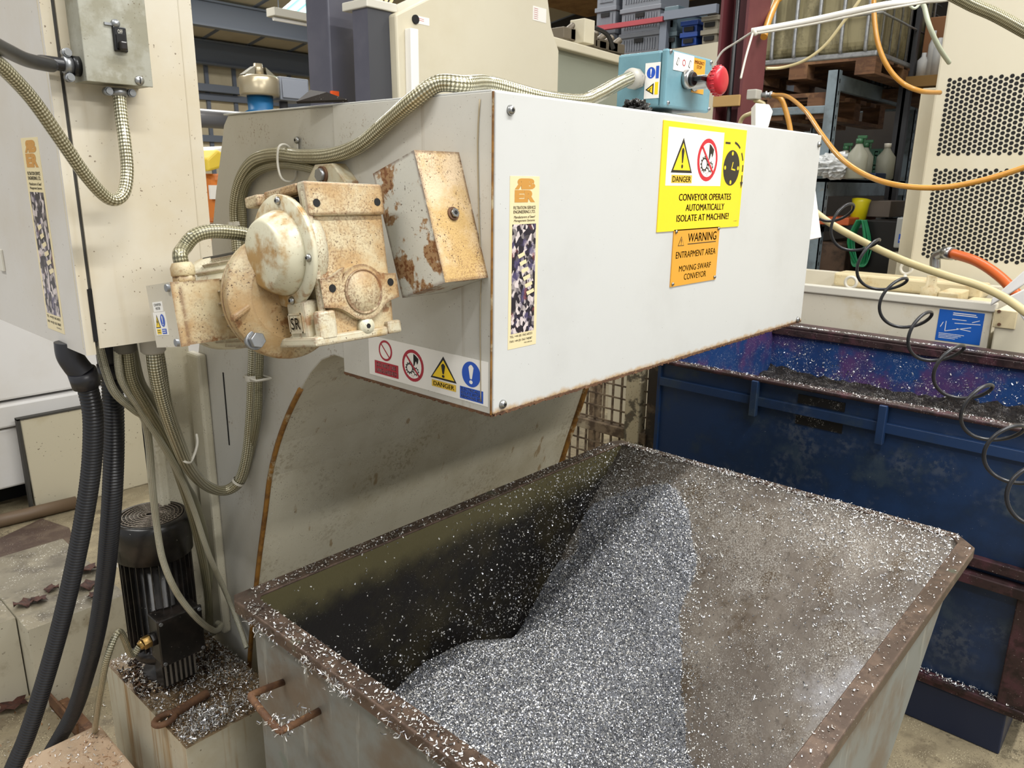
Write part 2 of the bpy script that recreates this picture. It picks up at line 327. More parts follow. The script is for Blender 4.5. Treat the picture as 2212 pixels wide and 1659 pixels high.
def smooth_path(pts, res, closed=False):
    pts = [Vector(p) for p in pts]; n = len(pts); out = []
    if n == 2 and not closed: return pts
    rngi = range(n if closed else n-1)
    for i in rngi:
        if closed: p0, p1, p2, p3 = pts[i-1], pts[i], pts[(i+1) % n], pts[(i+2) % n]
        else: p0, p1, p2, p3 = pts[max(i-1, 0)], pts[i], pts[i+1], pts[min(i+2, n-1)]
        for k in range(res):
            t = k/res
            out.append(.5*((2*p1)+(p2-p0)*t+(2*p0-5*p1+4*p2-p3)*t*t+(3*p1-p0-3*p2+p3)*t**3))
    if not closed: out.append(pts[-1])
    return out
ORG = {}
def setpar(o, parent):
    o.parent = parent
    o.matrix_parent_inverse = Matrix.Translation(-Vector(parent.get('_o', (0, 0, 0)))) if '_o' in parent else Matrix.Identity(4)
def tag(o, label, cat, group=None, kind=None):
    if label: o['label'] = label
    if cat: o['category'] = cat
    if group: o['group'] = group
    if kind: o['kind'] = kind
    return o
def thing(name, label, cat, loc=(0, 0, 0), group=None):
    o = bpy.data.objects.new(name, None); COL.objects.link(o); o.location = loc; o.empty_display_size = .05
    ORG[o.name] = Vector(loc); return tag(o, label, cat, group)
def part(mb, name, mats, root, **k):
    o = mb.build(name, mats, None, **k); o.parent = root
    if root.type == 'EMPTY': o.matrix_parent_inverse = Matrix.Translation(-ORG[root.name])
    return o
def struct(o): o['kind'] = 'structure'; return o
def fan(n, *a): return a

_tc = {}
def text_geo(txt, off=0.0, mirror=False, shear=0.0):
    k = (txt, off, mirror, shear)
    if k in _tc: return _tc[k]
    cu = bpy.data.curves.new('t', 'FONT'); cu.body = txt; cu.size = 1; cu.offset = off; cu.shear = shear; cu.resolution_u = 3
    ob = bpy.data.objects.new('t', cu); COL.objects.link(ob)
    dg = bpy.context.evaluated_depsgraph_get(); me = bpy.data.meshes.new_from_object(ob.evaluated_get(dg))
    vs = [(v.co.x, v.co.y) for v in me.vertices]; fs = [list(p.vertices) for p in me.polygons]
    bpy.data.objects.remove(ob); bpy.data.curves.remove(cu); bpy.data.meshes.remove(me)
    x0 = min(v[0] for v in vs); x1 = max(v[0] for v in vs); y0 = min(v[1] for v in vs); y1 = max(v[1] for v in vs)
    vs = [((x-x0)/(x1-x0), (y-y0)/(y1-y0)) for x, y in vs]
    if mirror: vs = [(1-x, y) for x, y in vs]; fs = [f[::-1] for f in fs]
    _tc[k] = (vs, fs); return _tc[k]
class Sign:
    """flat print: origin top-left, U to the right, V down, N towards the reader; unit sizes in metres"""
    def __init__(s, O, U, V, w, h, mats, thick=.0008, base=0, lay=.00022):
        s.O, s.U, s.V = Vector(O), Vector(U).normalized(), Vector(V).normalized(); s.N = s.V.cross(s.U).normalized()
        s.w, s.h = w, h; s.mats = mats; s.mb = MB(); s.t = thick; s.lay = lay
        if base is not None: s.mb.prism([(0, 0), (w, 0), (w, h), (0, h)], 0, thick, lambda u, v, k: s.O+s.U*u+s.V*v+s.N*k, mi=base)
    def p(s, u, v, L): return s.O+s.U*u+s.V*v+s.N*(s.t+s.lay*L)
    def poly(s, pts, mi, L=1): s.mb.add([s.p(u, v, L) for u, v in pts], [list(range(len(pts)))], mi); return s
    def rect(s, u0, v0, u1, v1, mi, L=1): return s.poly([(u0, v0), (u1, v0), (u1, v1), (u0, v1)], mi, L)
    def disc(s, u, v, r, mi, L=1, ry=None, seg=28): return s.poly([(u+r*math.cos(2*math.pi*i/seg), v+(ry or r)*math.sin(2*math.pi*i/seg)) for i in range(seg)], mi, L)
    def ring(s, u, v, r0, r1, mi, L=1, seg=32, a0=0, a1=360, sy=1):
        pts = [(a0+(a1-a0)*i/seg)*math.pi/180 for i in range(seg+1)]
        vs = [s.p(u+r*math.cos(a), v+sy*r*math.sin(a), L) for a in pts for r in (r0, r1)]
        s.mb.add(vs, [(2*i, 2*i+1, 2*i+3, 2*i+2) for i in range(seg)], mi); return s
    def line(s, a, b, w, mi, L=1):
        a, b = Vector(a), Vector(b); d = (b-a).normalized(); n = Vector((-d.y, d.x))*w/2
        return s.poly([tuple(a+n), tuple(b+n), tuple(b-n), tuple(a-n)], mi, L)
    def text(s, txt, u0, v0, u1, v1, mi, L=2, off=.0, mirror=False, shear=0.0):
        if 0 < off < .06:      # heavier strokes: the same word again, shifted by a hair
            e = off*abs(v1-v0)*1.1
            for q in (-e, e): s.text(txt, u0+q, v0, u1+q, v1, mi, L, 0, mirror, shear)
            off = 0
        vs, fs = text_geo(txt, off, mirror, shear)
        s.mb.add([s.p(u0+(u1-u0)*x, v1+(v0-v1)*y, L) for x, y in vs], fs, mi); return s
    def tri(s, u, v, w, h, border, yel, blk, L=1):
        s.poly([(u-w/2, v+h), (u, v), (u+w/2, v+h)], blk, L)
        k = border; s.poly([(u-w/2+k*1.6, v+h-k), (u, v+k*2.0), (u+w/2-k*1.6, v+h-k)], yel, L+1); return s
    def excl(s, u, v, w, h, mi, L=3):
        s.poly([(u-w*.25, v+h*.04), (u, v), (u+w*.25, v+h*.04), (u+w*.5, v+h*.15), (u+w*.2, v+h*.72), (u, v+h*.76), (u-w*.2, v+h*.72), (u-w*.5, v+h*.15)], mi, L)
        s.disc(u, v+h*.9, w*.34, mi, L, ry=h*.1, seg=12); return s
    def gear(s, u, v, r, mi, L=2, teeth=12, sy=1):
        s.ring(u, v, r*.62, r*.8, mi, L, 24, sy=sy)
        for i in range(teeth):
            a = 2*math.pi*i/teeth; s.line((u+r*.78*math.cos(a), v+sy*r*.78*math.sin(a)), (u+r*math.cos(a), v+sy*r*math.sin(a)), r*.22, mi, L)
        return s
    def nohand(s, u, v, r, red, blk, wht, L=1):
        s.disc(u, v, r, red, L); s.disc(u, v, r*.8, wht, L+1)
        s.poly([(u+r*.08, v-r*.75), (u+r*.24, v-r*.7), (u+r*.3, v-r*.35), (u+r*.16, v-r*.02), (u+r*.08, v-r*.02)], blk, L+2)
        s.poly([(u+r*.24, v-r*.7), (u+r*.55, v-r*.5), (u+r*.5, v-r*.25), (u+r*.4, v-r*.12), (u+r*.34, v-r*.3), (u+r*.27, v-r*.3)], blk, L+2)
        s.gear(u-r*.3, v+r*.2, r*.38, blk, L+2, 12); s.gear(u+r*.3, v+r*.32, r*.28, blk, L+2, 9)
        for q in ((-.08, .62), (.02, .7), (.1, .6)): s.disc(u+r*q[0], v+r*q[1], r*.03, red, L+2, seg=6)
        s.line((u-r*.62, v-r*.62), (u+r*.62, v+r*.62), r*.13, red, L+3); return s
    def build(s, name, root=None, label=None):
        o = part(s.mb, name, s.mats, root) if root else s.mb.build(name, s.mats)
        if label: o['label'] = label
        return o
SM = ['s_white', 's_yellow', 's_black', 's_red', 's_blue', 's_amber', 's_cream', 's_orange', 's_darkred', photo_m, 's_dirtyyellow']
WHT, YEL, BLK, RED, BLU, AMB, CRM, ORG_, DRD, PHO, DYL = range(11)

def flakes(n, pts, size, aspect=.3, curl=.8, tangent=None, up_=None, lift=0):
    """n little bent metal flakes; pts (n,3); returns MB-like arrays"""
    L = RNG.uniform(size[0], size[1], n); Wd = L*aspect*RNG.uniform(.6, 1.4, n)
    if tangent is None:
        q = RNG.normal(size=(n, 4)); q /= np.linalg.norm(q, axis=1)[:, None]; w, x, y, z = q.T
        Rm = np.stack([1-2*(y*y+z*z), 2*(x*y-z*w), 2*(x*z+y*w), 2*(x*y+z*w), 1-2*(x*x+z*z), 2*(y*z-x*w), 2*(x*z-y*w), 2*(y*z+x*w), 1-2*(x*x+y*y)], 1).reshape(n, 3, 3)
    else:
        Nn = np.asarray(tangent, float); Nn = np.broadcast_to(Nn, (n, 3)) + RNG.normal(size=(n, 3))*.35; Nn = Nn/np.linalg.norm(Nn, axis=1)[:, None]
        A = RNG.normal(size=(n, 3)); A -= (A*Nn).sum(1)[:, None]*Nn; A /= np.linalg.norm(A, axis=1)[:, None]
        B = np.cross(Nn, A); Rm = np.stack([A, B, Nn], 2)
    base = np.zeros((n, 6, 3)); c = curl*RNG.uniform(.2, 1.2, n)
    for k, t in enumerate((-.5, 0, .5)):
        hgt = (t*t*4)*c*L*.35
        for j, sgn in enumerate((-1, 1)):
            base[:, k*2+j, 0] = t*L; base[:, k*2+j, 1] = sgn*Wd/2; base[:, k*2+j, 2] = hgt
    V = np.einsum('nij,nkj->nki', Rm, base)+np.asarray(pts)[:, None, :]
    F = np.array([[0, 2, 3, 1], [2, 4, 5, 3]]); Fa = (F[None]+6*np.arange(n)[:, None, None]).reshape(-1, 4)
    return V.reshape(-1, 3), Fa
def flake_obj(name, sets, mats, label, cat, root=None):
    V = np.concatenate([a for a, b in sets]); o = 0; Fs = []
    for a, b in sets: Fs.append(b+o); o += len(a)
    F = np.concatenate(Fs); me = bpy.data.meshes.new(name)
    me.vertices.add(len(V)); me.vertices.foreach_set('co', V.astype(np.float32).ravel())
    me.loops.add(F.size); me.loops.foreach_set('vertex_index', F.astype(np.int32).ravel())
    me.polygons.add(len(F)); me.polygons.foreach_set('loop_start', (np.arange(len(F))*4).astype(np.int32)); me.polygons.foreach_set('loop_total', np.full(len(F), 4, np.int32))
    for mm in mats: me.materials.append(mm)
    if len(mats) > 1: me.polygons.foreach_set('material_index', np.repeat(RNG.integers(0, len(mats), len(F)//2), 2).astype(np.int32))
    me.update(calc_edges=True); me.validate()
    o = bpy.data.objects.new(name, me); COL.objects.link(o)
    if root: o.parent = root; o['kind'] = 'stuff'; return o
    return tag(o, label, cat, kind='stuff')
def plane_pts(n, O, A, B, fn=None):
    O, A, B = map(np.asarray, (tuple(O), tuple(A), tuple(B))); out = []
    while len(out) < n:
        a, b = RNG.random(2)
        if fn is None or RNG.random() < fn(a, b): out.append(O+A*a+B*b)
    return np.array(out)
# ================================================================== THE SETTING
mb = MB(); mb.box(-3, 12, -4, 16, -.1, 0); struct(mb.build('floor', floor_m))
YW = 14.0
ze = P(560, 112, y=YW).z
mb = MB(); mb.box(-6, 16, YW, YW+.2, 0, ze+.1)
for i, px in enumerate(range(380, 760, 60)):
    p = P(px, 115, y=YW); mb.box(p.x-.035, p.x+.035, YW-.05, YW, 0, ze, 1)
mb.box(-6, 16, YW-.12, YW, P(560, 220, y=YW).z-.06, P(560, 220, y=YW).z+.06, 1)
mb.box(-6, 16, YW-.12, YW, P(560, 305, y=YW).z-.06, P(560, 305, y=YW).z+.06, 1)
struct(mb.build('wall_back', [wall_m, beam_m]))
mb = MB(); mb.box(12, 12.2, -4, 16, 0, 7); struct(mb.build('wall_right', dark_wall))
# roof rises from the eaves on the back wall
sl = .16
def RF(x, y, dz=0): return Vector((x, y, ze+(YW-y)*sl+dz))
mb = MB()
mb.add([RF(-6, YW), RF(16, YW), RF(16, 2.4), RF(-6, 2.4), RF(-6, YW, .1), RF(16, YW, .1), RF(16, 2.4, .1), RF(-6, 2.4, .1)], [(0, 1, 2, 3), (7, 6, 5, 4), (0, 4, 5, 1), (2, 6, 7, 3)])
for i in range(14):
    x = 1.2+i*.9; mb.add([RF(x-.03, YW, -.02), RF(x+.03, YW, -.02), RF(x+.03, 2.4, -.02), RF(x-.03, 2.4, -.02), RF(x-.03, YW), RF(x+.03, YW), RF(x+.03, 2.4), RF(x-.03, 2.4)], [(0, 1, 2, 3), (0, 3, 7, 4), (1, 5, 6, 2)], 1)
struct(mb.build('ceiling', [roof_m, beam_m]))
def purlin(y, h, label):
    mb = MB(); z = RF(0, y).z-.03
    mb.box(-6, 15, y-.09, y+.09, z-.03, z); mb.box(-6, 15, y-.02, y+.02, z-h+.03, z-.03); mb.box(-6, 15, y-.09, y+.09, z-h, z-h+.03)
    return tag(mb.build('roof_beam', beam_m), label, 'beam')
purlin(YW-.3, .42, 'blue grey eaves beam along the top of the panelled back wall')
purlin(11.85, .40, 'blue grey roof beam nearer than the eaves beam, under the rooflight')
# brown boarded ceiling on the right, above the crates
mb = MB(); mb.box(7.4, 16, 2.4, 9, 4.6, 4.7); struct(mb.build('ceiling_right', roof_wood))
# rooflight
a, b = P(622, -40, y=8.2), P(712, 22, y=8.2)
mb = MB()
for i in range(20):
    x0 = a.x+(b.x-a.x)*i/20; w = (b.x-a.x)/20
    mb.add([(x0, 8.6, 4.35), (x0+w*.5, 8.6, 4.38), (x0+w, 8.6, 4.35), (x0, 7.2, 4.75), (x0+w*.5, 7.2, 4.78), (x0+w, 7.2, 4.75)], [(0, 1, 4, 3), (1, 2, 5, 4)])
zz = P(666, 20, y=8.2).z
for i, v in enumerate(mb.v): mb.v[i] = (v[0], v[1], v[2]-4.45+zz)
struct(mb.build('window_1', sky_m))
# batten lamp
t = thing('batten_lamp', 'long pale fluorescent batten hanging below the bright rooflight', 'lamp', P(640, 28, y=7))
a, b = P(583, 12, y=7), P(712, 42, y=7)
mb = MB(); mb.solid(a.x, b.x, 6.92, 7.08, a.z-.10, a.z-.02); part(mb, 'housing', white_nylon, t, bevel=.005)
mb = MB()
for xx in (a.x+.1, b.x-.1): part(MB().cyl((xx, 7, a.z-.03), (xx, 7, RF(0, 7).z), .006, seg=6), 'hanger_rod', beam_m, t)
mb = MB(); mb.cyl((a.x+.03, 7, a.z-.12), (b.x-.03, 7, a.z-.12), .02, seg=10); part(mb, 'tube', 's_white', t)

# ================================================================== BACKGROUND LEFT
# dust collector with blue hopper, far left
t = thing('dust_extractor', 'round cream metal extractor drum on a blue cone behind the conveyor', 'extractor', P(560, 240, y=6))
c = P(560, 185, y=6); r = (P(600, 185, y=6)-P(525, 185, y=6)).length/2
zt, zb = P(560, 165, y=6).z, P(560, 208, y=6).z
mb = MB(); mb.lathe((c.x, 6, zb), (0, 0, 1), [(0, r*.96), (.02, r), (zt-zb-.02, r), (zt-zb, r*.9)]); part(mb, 'drum', paint('drum_steel', '#b3a78c', .3, .5), t)
mb = MB(); mb.lathe((c.x, 6, P(560, 245, y=6).z), (0, 0, 1), [(0, r*.9), (.03, r*.62), (zb-P(560, 245, y=6).z, r*.66)]); part(mb, 'blue_cone', paint('drum_blue', '#1d5f8c', .4), t)
part(MB().solid(c.x-r*.6, c.x+r*.6, 5.8, 6.2, 0, P(560, 245, y=6).z), 'stand', beam_m, t)
mb = MB(); mb.cyl((c.x, 6, zt), (c.x, 6, P(560, 138, y=6).z), r*.3, r*.22); part(mb, 'outlet_stub', paint('drum_steel', '#b3a78c', .3, .5), t)
mb = MB()
for sx in (-1, 1): mb = MB(); mb.add([(c.x+sx*r*.35, 5.96, zt), (c.x+sx*r*.95, 5.96, zt), (c.x+sx*r*.3, 5.96, P(560, 145, y=6).z), (c.x+sx*r*.35, 6.04, zt), (c.x+sx*r*.95, 6.04, zt), (c.x+sx*r*.3, 6.04, P(560, 145, y=6).z)], [(0, 1, 2), (5, 4, 3), (0, 3, 4, 1), (1, 4, 5, 2)]); part(mb, 'gusset', paint('drum_grey', '#7c7868', .5), t)
a, b = P(597, 165, y=6), P(663, 222, y=6)
t = thing('grey_control_box', 'plain grey electrical box to the right of the extractor drum', 'box', (a.x, 6, b.z))
mb = MB(); mb.solid(a.x, b.x, 5.95, 6.25, b.z, a.z); part(mb, 'case', paint('boxgrey', '#858a94', .45), t, bevel=.01)
mb = MB(); mb.solid(a.x+.02, b.x-.02, 5.935, 5.952, b.z+.02, a.z-.02); part(mb, 'front_cover', paint('boxgrey2', '#8d929c', .45), t, bevel=.006)
mb = MB(); mb.cyl((a.x+.12, 6.1, b.z), (a.x+.12, 6.1, 0), .04); part(mb, 'conduit_stub', duct_m, t)
a, b = P(405, 180, y=13.8), P(520, 205, y=13.8)
ctm = MB().solid(a.x, b.x, 13.7, 13.9, b.z, a.z+.02)
tag(ctm.build('cable_tray', beam_m, bevel=.005), 'blue grey cable tray running left of the extractor drum', 'tray')
a = P(430, 255, y=6.5); b = P(500, 253, y=6.5)
tag(MB().tube([(a.x-.8, 6.5, a.z), (a.x, 6.5, a.z), (b.x+1.0, 6.5, a.z)], .085, res=0, seg=20).build('round_duct', duct_m), 'thick grey round duct running across behind the conveyor', 'duct')
mb = MB()
mb.cyl((b.x+.6, 6.5, 0), (b.x+.6, 6.5, a.z-.08), .03, seg=8)
tag(mb.build('duct_stand', beam_m), 'post standing under the round grey duct', 'stand')
# orange and yellow sacks behind, seen in the gap
t = thing('orange_sack', 'orange sack with white print glimpsed between cabinet and conveyor', 'sack', P(455, 540, y=3.2))
a, b = P(438, 375, y=3.2), P(492, 560, y=3.2)
mb = MB(); mb.solid(a.x, b.x, 3.15, 3.5, b.z, b.z+(a.z-b.z)*.42); mb.solid(a.x, b.x, 3.13, 3.5, b.z+(a.z-b.z)*.44, a.z); part(mb, 'sack_body', paint('orange_sack', '#c9711e', .5), t, bevel=.03)
c, d = P(452, 400, y=3.12), P(476, 430, y=3.12)
mb = MB(); mb.solid(c.x, d.x, 3.115, 3.13, d.z, c.z); part(mb, 'white_print', 's_white', t)
a, b = P(436, 335, y=3.1), P(482, 372, y=3.1)
mb = MB(); bm_pts = [(a.x, b.z), (b.x, b.z+.03), (b.x-.01, a.z+.01), (a.x+.06, a.z+.03), (a.x, a.z-.02)]
mb.prism(bm_pts, 3.05, 3.4, lambda u, v, w: Vector((u, w, v))); tag(mb.build('yellow_bag', paint('yellow_bag', '#e0c13f', .5), bevel=.012), 'crumpled yellow bag lying on top of the orange sack', 'bag')
a, b = P(436, 318, y=3.3), P(486, 342, y=3.3)
mb = MB(); mb.prism([(a.x, b.z-.02), (b.x, b.z-.01), (b.x-.02, a.z+.01), (a.x+.05, a.z), (a.x, a.z-.04)], 3.25, 3.6, lambda u, v, w: Vector((u, w, v))); tag(mb.build('white_bag', 's_white', bevel=.01), 'white plastic bag lying behind the yellow bag', 'bag')

# dark grey column and dark cabinet, middle
def yface(px0, px1, y): return P(px0, 150, y=y).x, P(px1, 150, y=y).x
t = thing('steel_column', 'slate grey square steel column left of the dark grey cabinet', 'column', (1.1, 1.9, 0))
x0 = P(712, 100, y=1.9).x; x1 = P(768, 100, y=1.9).x
mb = MB(); mb.solid(x0, x1, 1.9, 2.05, .02, 3.4); part(mb, 'post', steel_blue_grey, t, bevel=.006)
mb = MB(); mb.solid(x0-.08, x1+.08, 1.84, 2.12, 0, .02); part(mb, 'base_plate', steel_blue_grey, t)
a, b = P(716, 196, y=1.89), P(731, 208, y=1.89)
mb = MB(); mb.solid(a.x, b.x, 1.885, 1.899, b.z, a.z); part(mb, 'orange_tag', paint('orange_tag', '#e2571c', .5), t)
t = thing('drive_cabinet', 'dark grey upright cabinet with a pale lid, left of the white machine panel', 'cabinet', (1.15, 1.7, 0))
p1 = P(797, 120, y=1.66); xr = P(855, 120, y=1.66).x-.015; xl = p1.x; yl = P(774, 120, x=xl).y
zt = P(797, 16, y=1.66).z
mb = MB(); mb.box(xl, xr, 1.66, max(yl, 1.75), 0, zt, mf=[0, 0, 0, 0, 1, 0]); part(mb, 'case', [steel_dark, steel_blue_grey], t)
mb = MB(); mb.solid(xl-.01, xr+.02, 1.65, 1.8, zt, zt+.03); part(mb, 'lid', white_nylon, t, bevel=.004)
mb = MB()
for i in range(5): mb.tube([(xl+.05+i*.02, 1.7, zt+.03), (xl+.08+i*.03, 1.7, zt+.12), (xl+.2+i*.02, 1.68, zt+.2), (xl+.35, 1.7, zt+.5)], .006, seg=8)
part(mb, 'cable', 's_cream', t)
# white machine enclosure panel
YP = 1.62
t = thing('machine_enclosure', 'tall off-white machine enclosure panel with a round hole and vertical strip', 'machine', (1.4, YP, 0))
o2 = []
for q in [(855, 30), (905, 5), (1000, -40), (1180, -40), (1192, 60), (1208, 110), (1208, 260), (900, 330), (872, 260)]:
    p = P(q[0], q[1], y=YP); o2.append((p.x, p.z))
o2[-3] = (o2[-3][0], 0); o2[-2] = (o2[-2][0], 0); o2[-1] = (P(868, 150, y=YP).x, 1.2)
mb = MB(); mb.prism(o2, YP, YP+.2, lambda u, v, w: Vector((u, w, v))); part(mb, 'panel', cream, t, bevel=.008)
a, b = P(885, 60, y=YP-.03), P(905, 205, y=YP-.03)
mb = MB(); mb.solid(a.x, P(900, 60, y=YP-.03).x+.005, YP-.035, YP, 1.3, a.z); part(mb, 'vertical_strip', 's_white', t, bevel=.003)
a = P(897, 42, y=YP-.001); mb = MB(); mb.cyl((a.x, YP-.006, a.z), (a.x, YP+.001, a.z), .016); part(mb, 'round_hole', dark, t)
a, b = P(903, 34, y=YP-.002), P(928, 56, y=YP-.002)
sg = Sign((a.x, YP, a.z), (1, 0, 0), (0, 0, -1), b.x-a.x, a.z-b.z, SM, .001)
sg.line((.004, .008), (.03, .009), .0015, RED).line((.004, .014), (.03, .015), .0015, RED); sg.build('notice_label', t)
a, b = P(1152, 12, y=YP-.002), P(1180, 50, y=YP-.002)
sg = Sign((a.x, YP, a.z), (1, 0, 0), (0, 0, -1), b.x-a.x, a.z-b.z, SM, .001)
for i in range(6): sg.line((.006, .008+i*.008), (.034, .009+i*.008), .0018, DRD)
sg.build('notice_label', t)
# cream machine with sliding cover, further right
t = thing('turning_machine', 'cream machine body with a grey green recessed panel behind the white panel', 'machine', (2, 1.9, 0))
a = P(1205, 85, y=1.9); b = P(1400, 125, y=1.9)
def YQ(px, py, y): p = P(px, py, y=y); return (p.x, p.z)
mb = MB(); mb.prism([YQ(1195, 98, 1.9), YQ(1350, 140, 1.9), YQ(1350, 330, 1.9), YQ(1195, 330, 1.9)], 1.9, 2.6, lambda u, v, w: Vector((u, w, v))); part(mb, 'recessed_panel', grey_green, t)
mb = MB(); mb.prism([YQ(1195, 78, 1.86), YQ(1350, 122, 1.86), YQ(1350, 140, 1.86), YQ(1195, 99, 1.86)], 1.86, 2.6, lambda u, v, w: Vector((u, w, v))); part(mb, 'top_rail', cream, t, bevel=.006)
xa = P(1340, 125, y=1.9).x
q = [P(1350, 122, y=1.9), P(1552, 84, x=P(1350, 122, y=1.9).x)]
mb = MB(); p1 = q[0]; p2 = q[1]
mb.add([(p1.x, p1.y, p1.z), (p2.x, p2.y, p1.z+.02), (p2.x, p2.y, 0), (p1.x, p1.y, 0), (p1.x+.2, p1.y, p1.z), (p1.x+.2, p2.y, p1.z+.02), (p1.x+.2, p2.y, 0), (p1.x+.2, p1.y, 0)], [(0, 3, 2, 1), (4, 5, 6, 7), (0, 1, 5, 4), (1, 2, 6, 5), (2, 3, 7, 6)])
part(mb, 'end_panel', cream, t)
random.seed(3)
mb = MB()
for i in range(7):
    p = P(1215+i*17, 74+i*5, y=2.05); s_ = .04+random.random()*.05
    mb.solid(p.x-s_, p.x+s_, 2.0, 2.1, p.z-.03, p.z+random.random()*.05)
    mb.cyl((p.x, 2.05, p.z), (p.x+.06, 2.02, p.z+.05), .018)
part(mb, 'top_gear', paint('gear_clutter', '#6b6254', .5, .3), t, bevel=.004)
p = P(1262, 70, y=1.98); mb = MB(); mb.solid(p.x-.05, p.x+.04, 1.94, 2.04, p.z-.06, p.z+.06); part(mb, 'junction_box', cream, t, bevel=.004)
a, b, c = P(1285, 60, y=1.96), P(1312, 75, y=1.96), P(1325, 105, y=1.96)
mb = MB(); mb.tube([a, b, c], .012); part(mb, 'black_hose', black_rubber, t)

# ================================================================== crates on high rack
t = thing('high_rack', 'dark storage rack with a red beam carrying plastic crates', 'rack', (4.2, 2.6, 0))
XC = 4.6
def XQ(px, py, x): p = P(px, py, x=x); return (p.y, p.z)
mb = MB(); p = P(1437, 60, x=XC); mb.box(XC-.03, XC+.03, p.y-.03, p.y+.03, 0, P(1437, 30, x=XC).z); part(mb, 'upright', beam_m, t)
mb = MB(); y1, z1 = XQ(1290, 62, XC-.04); y2, z2 = XQ(1434, 42, XC-.04)
mb.box(XC-.06, XC-.02, y2, y1+.2, min(z1, z2)-.015, min(z1, z2)+.02); part(mb, 'red_beam', paint('rack_red', '#9c3f46', .5), t)
mb = MB(); y1, z1 = XQ(1437, 38, XC-.04); y2, z2 = XQ(1550, 22, XC-.04); mb.box(XC-.06, XC-.02, y2, y1, z1-.02, z1+.04); part(mb, 'side_rail', beam_m, t)
zsh = P(1400, 112, x=XC).z
mb = MB(); mb.box(XC-.02, XC+.9, P(1560, 80, x=XC).y-.3, P(1270, 80, x=XC).y+.3, zsh-.05, zsh); part(mb, 'shelf', wood, t)
for sy in (P(1560, 80, x=XC).y-.2, P(1270, 80, x=XC).y+.2):
    mb = MB(); mb.box(XC+.8, XC+.86, sy-.03, sy+.03, 0, zsh+.5); part(mb, 'upright', beam_m, t)
def crate(y0, y1, z0, z1, x0, x1, mat, label, group):
    t = thing('plastic_crate', label, 'crate', ((x0+x1)/2, (y0+y1)/2, z0), group)
    mb = MB(); mb.solid(x0+.008, x1-.008, y0+.008, y1-.008, z0, z1-.03); 
    n = 13; 
    for i in range(n): yy = y0+.04+(y1-y0-.08)*i/(n-1); mb.box(x0, x0+.01, yy-.004, yy+.004, z0+.03, z1-.05)
    part(mb, 'body', mat, t)
    mb = MB(); mb.solid(x0-.006, x1+.006, y0-.006, y1+.006, z1-.035, z1-.001); part(mb, 'rim', mat, t, bevel=.004)
    ym = (y0+y1)/2; mb = MB(); mb.solid(x0-.009, x0+.001, ym-.04, ym+.04, z1-.075, z1-.045); part(mb, 'hand_hole', dark, t)
def stack(pxl, pxr, ys, mat, who):
    yl, yr = P(pxl, 60, x=XC).y, P(pxr, 60, x=XC).y
    for k in range(len(ys)-1):
        z0 = P(pxr, ys[k], x=XC).z; z1 = P(pxr, ys[k+1], x=XC).z
        crate(yr+.01, yl-.01, z0+.002, z1, XC+.02, XC+.45, mat, ['lowest', 'second from the bottom', 'third from the bottom', 'topmost'][k]+' '+who, 'stacked crates')
stack(1280, 1328, [112, 60, 10, -45], crate_m, 'crate of the leftmost grey stack on the rack')
stack(1334, 1424, [112, 62, 6, -50], crate_m, 'crate of the wide middle grey stack')
stack(1430, 1462, [112, 65, 10], crate_teal, 'slatey teal crate right of the middle grey stack')
stack(1466, 1506, [95, 66, 40], crate_blue, 'bright blue crate on the rack')
stack(1510, 1550, [90, 60, 30], paint('pale_crate', '#8a8474', .5), 'pale dusty crate beside the blue crates')

# ================================================================== red stanchion
t = thing('stanchion', 'dark red painted steel H-column rising behind the white conveyor cover', 'column', (2.45, .9, 0))
c = P(1607, 150, d=3.1); xe = P(1652, 150, y=c.y).x; yl = P(1547, 150, x=c.x).y
mb = MB(); mb.box(c.x, xe, c.y, c.y+.012, 0, 4); part(mb, 'flange', col_red, t)
mb = MB(); mb.box(c.x, xe, yl-.012, yl, 0, 4); part(mb, 'flange', col_red, t)
mb = MB(); xm = (c.x+xe)/2; mb.box(xm-.005, xm+.005, c.y+.012, yl-.012, 0, 4); part(mb, 'web', col_red, t)
mb = MB(); mb.box(c.x-.05, xe+.05, c.y-.05, yl+.05, 0, .015); part(mb, 'base_plate', col_red, t)
a = P(1595, 0, x=c.x+.02); b = P(1578, 240, x=c.x+.02)
mb = MB(); mb.cyl((c.x+.02, a.y, 3.5), (c.x+.02, a.y, 0.02), .009); tag(mb.build('power_cable', black_rubber), 'black cable running down inside the red column', 'cable')
zb = P(1580, 218, x=c.x).z
mb = MB(); mb.solid(c.x-.012, c.x, c.y+.002, yl-.002, zb-.022, zb+.022)
tag(mb.build('cable_strap', paint('strap_tan', '#a88752', .5), bevel=.003), 'tan metal strap across the front of the red column', 'strap')

# ================================================================== RACKING, IBC, PALLETS ON THE RIGHT
XR = 3.534
t = thing('steel_racking', 'grey blue slotted steel racking unit behind the yellow air hose', 'racking', (XR, .9, 0))
def post(x, y, h):
    mb = MB(); mb.box(x, x+.05, y, y+.006, 0, h); mb.box(x, x+.006, y, y+.055, 0, h)
    for i in range(int(h/.06)): mb.box(x+.02, x+.028, y-.0015, y, .03+i*.06, .05+i*.06, 1)
    part(mb, 'upright', [rack_blue, dark], t)
YB = .875; XB = 4.95; YL = 1.55
zt = P(1790, 152, x=XR).z
for x, y in ((XR, YB), (XB, YB), (XR, YL), (XB, YL)): post(x, y, zt)
def beam(x0, x1, y0, y1, z0, z1, nm='beam'): part(MB().solid(x0, x1, y0, y1, z0, z1), nm, rack_blue, t, bevel=.004)
beam(XR+.05, XB, YB, YB+.03, zt-.10, zt-.02)
beam(XR, XR+.03, YB+.05, YL, P(1700, 240, x=XR).z-.02, P(1700, 240, x=XR).z+.02)
beam(XB, XB+.03, YB+.05, YL, zt-.10, zt-.02)
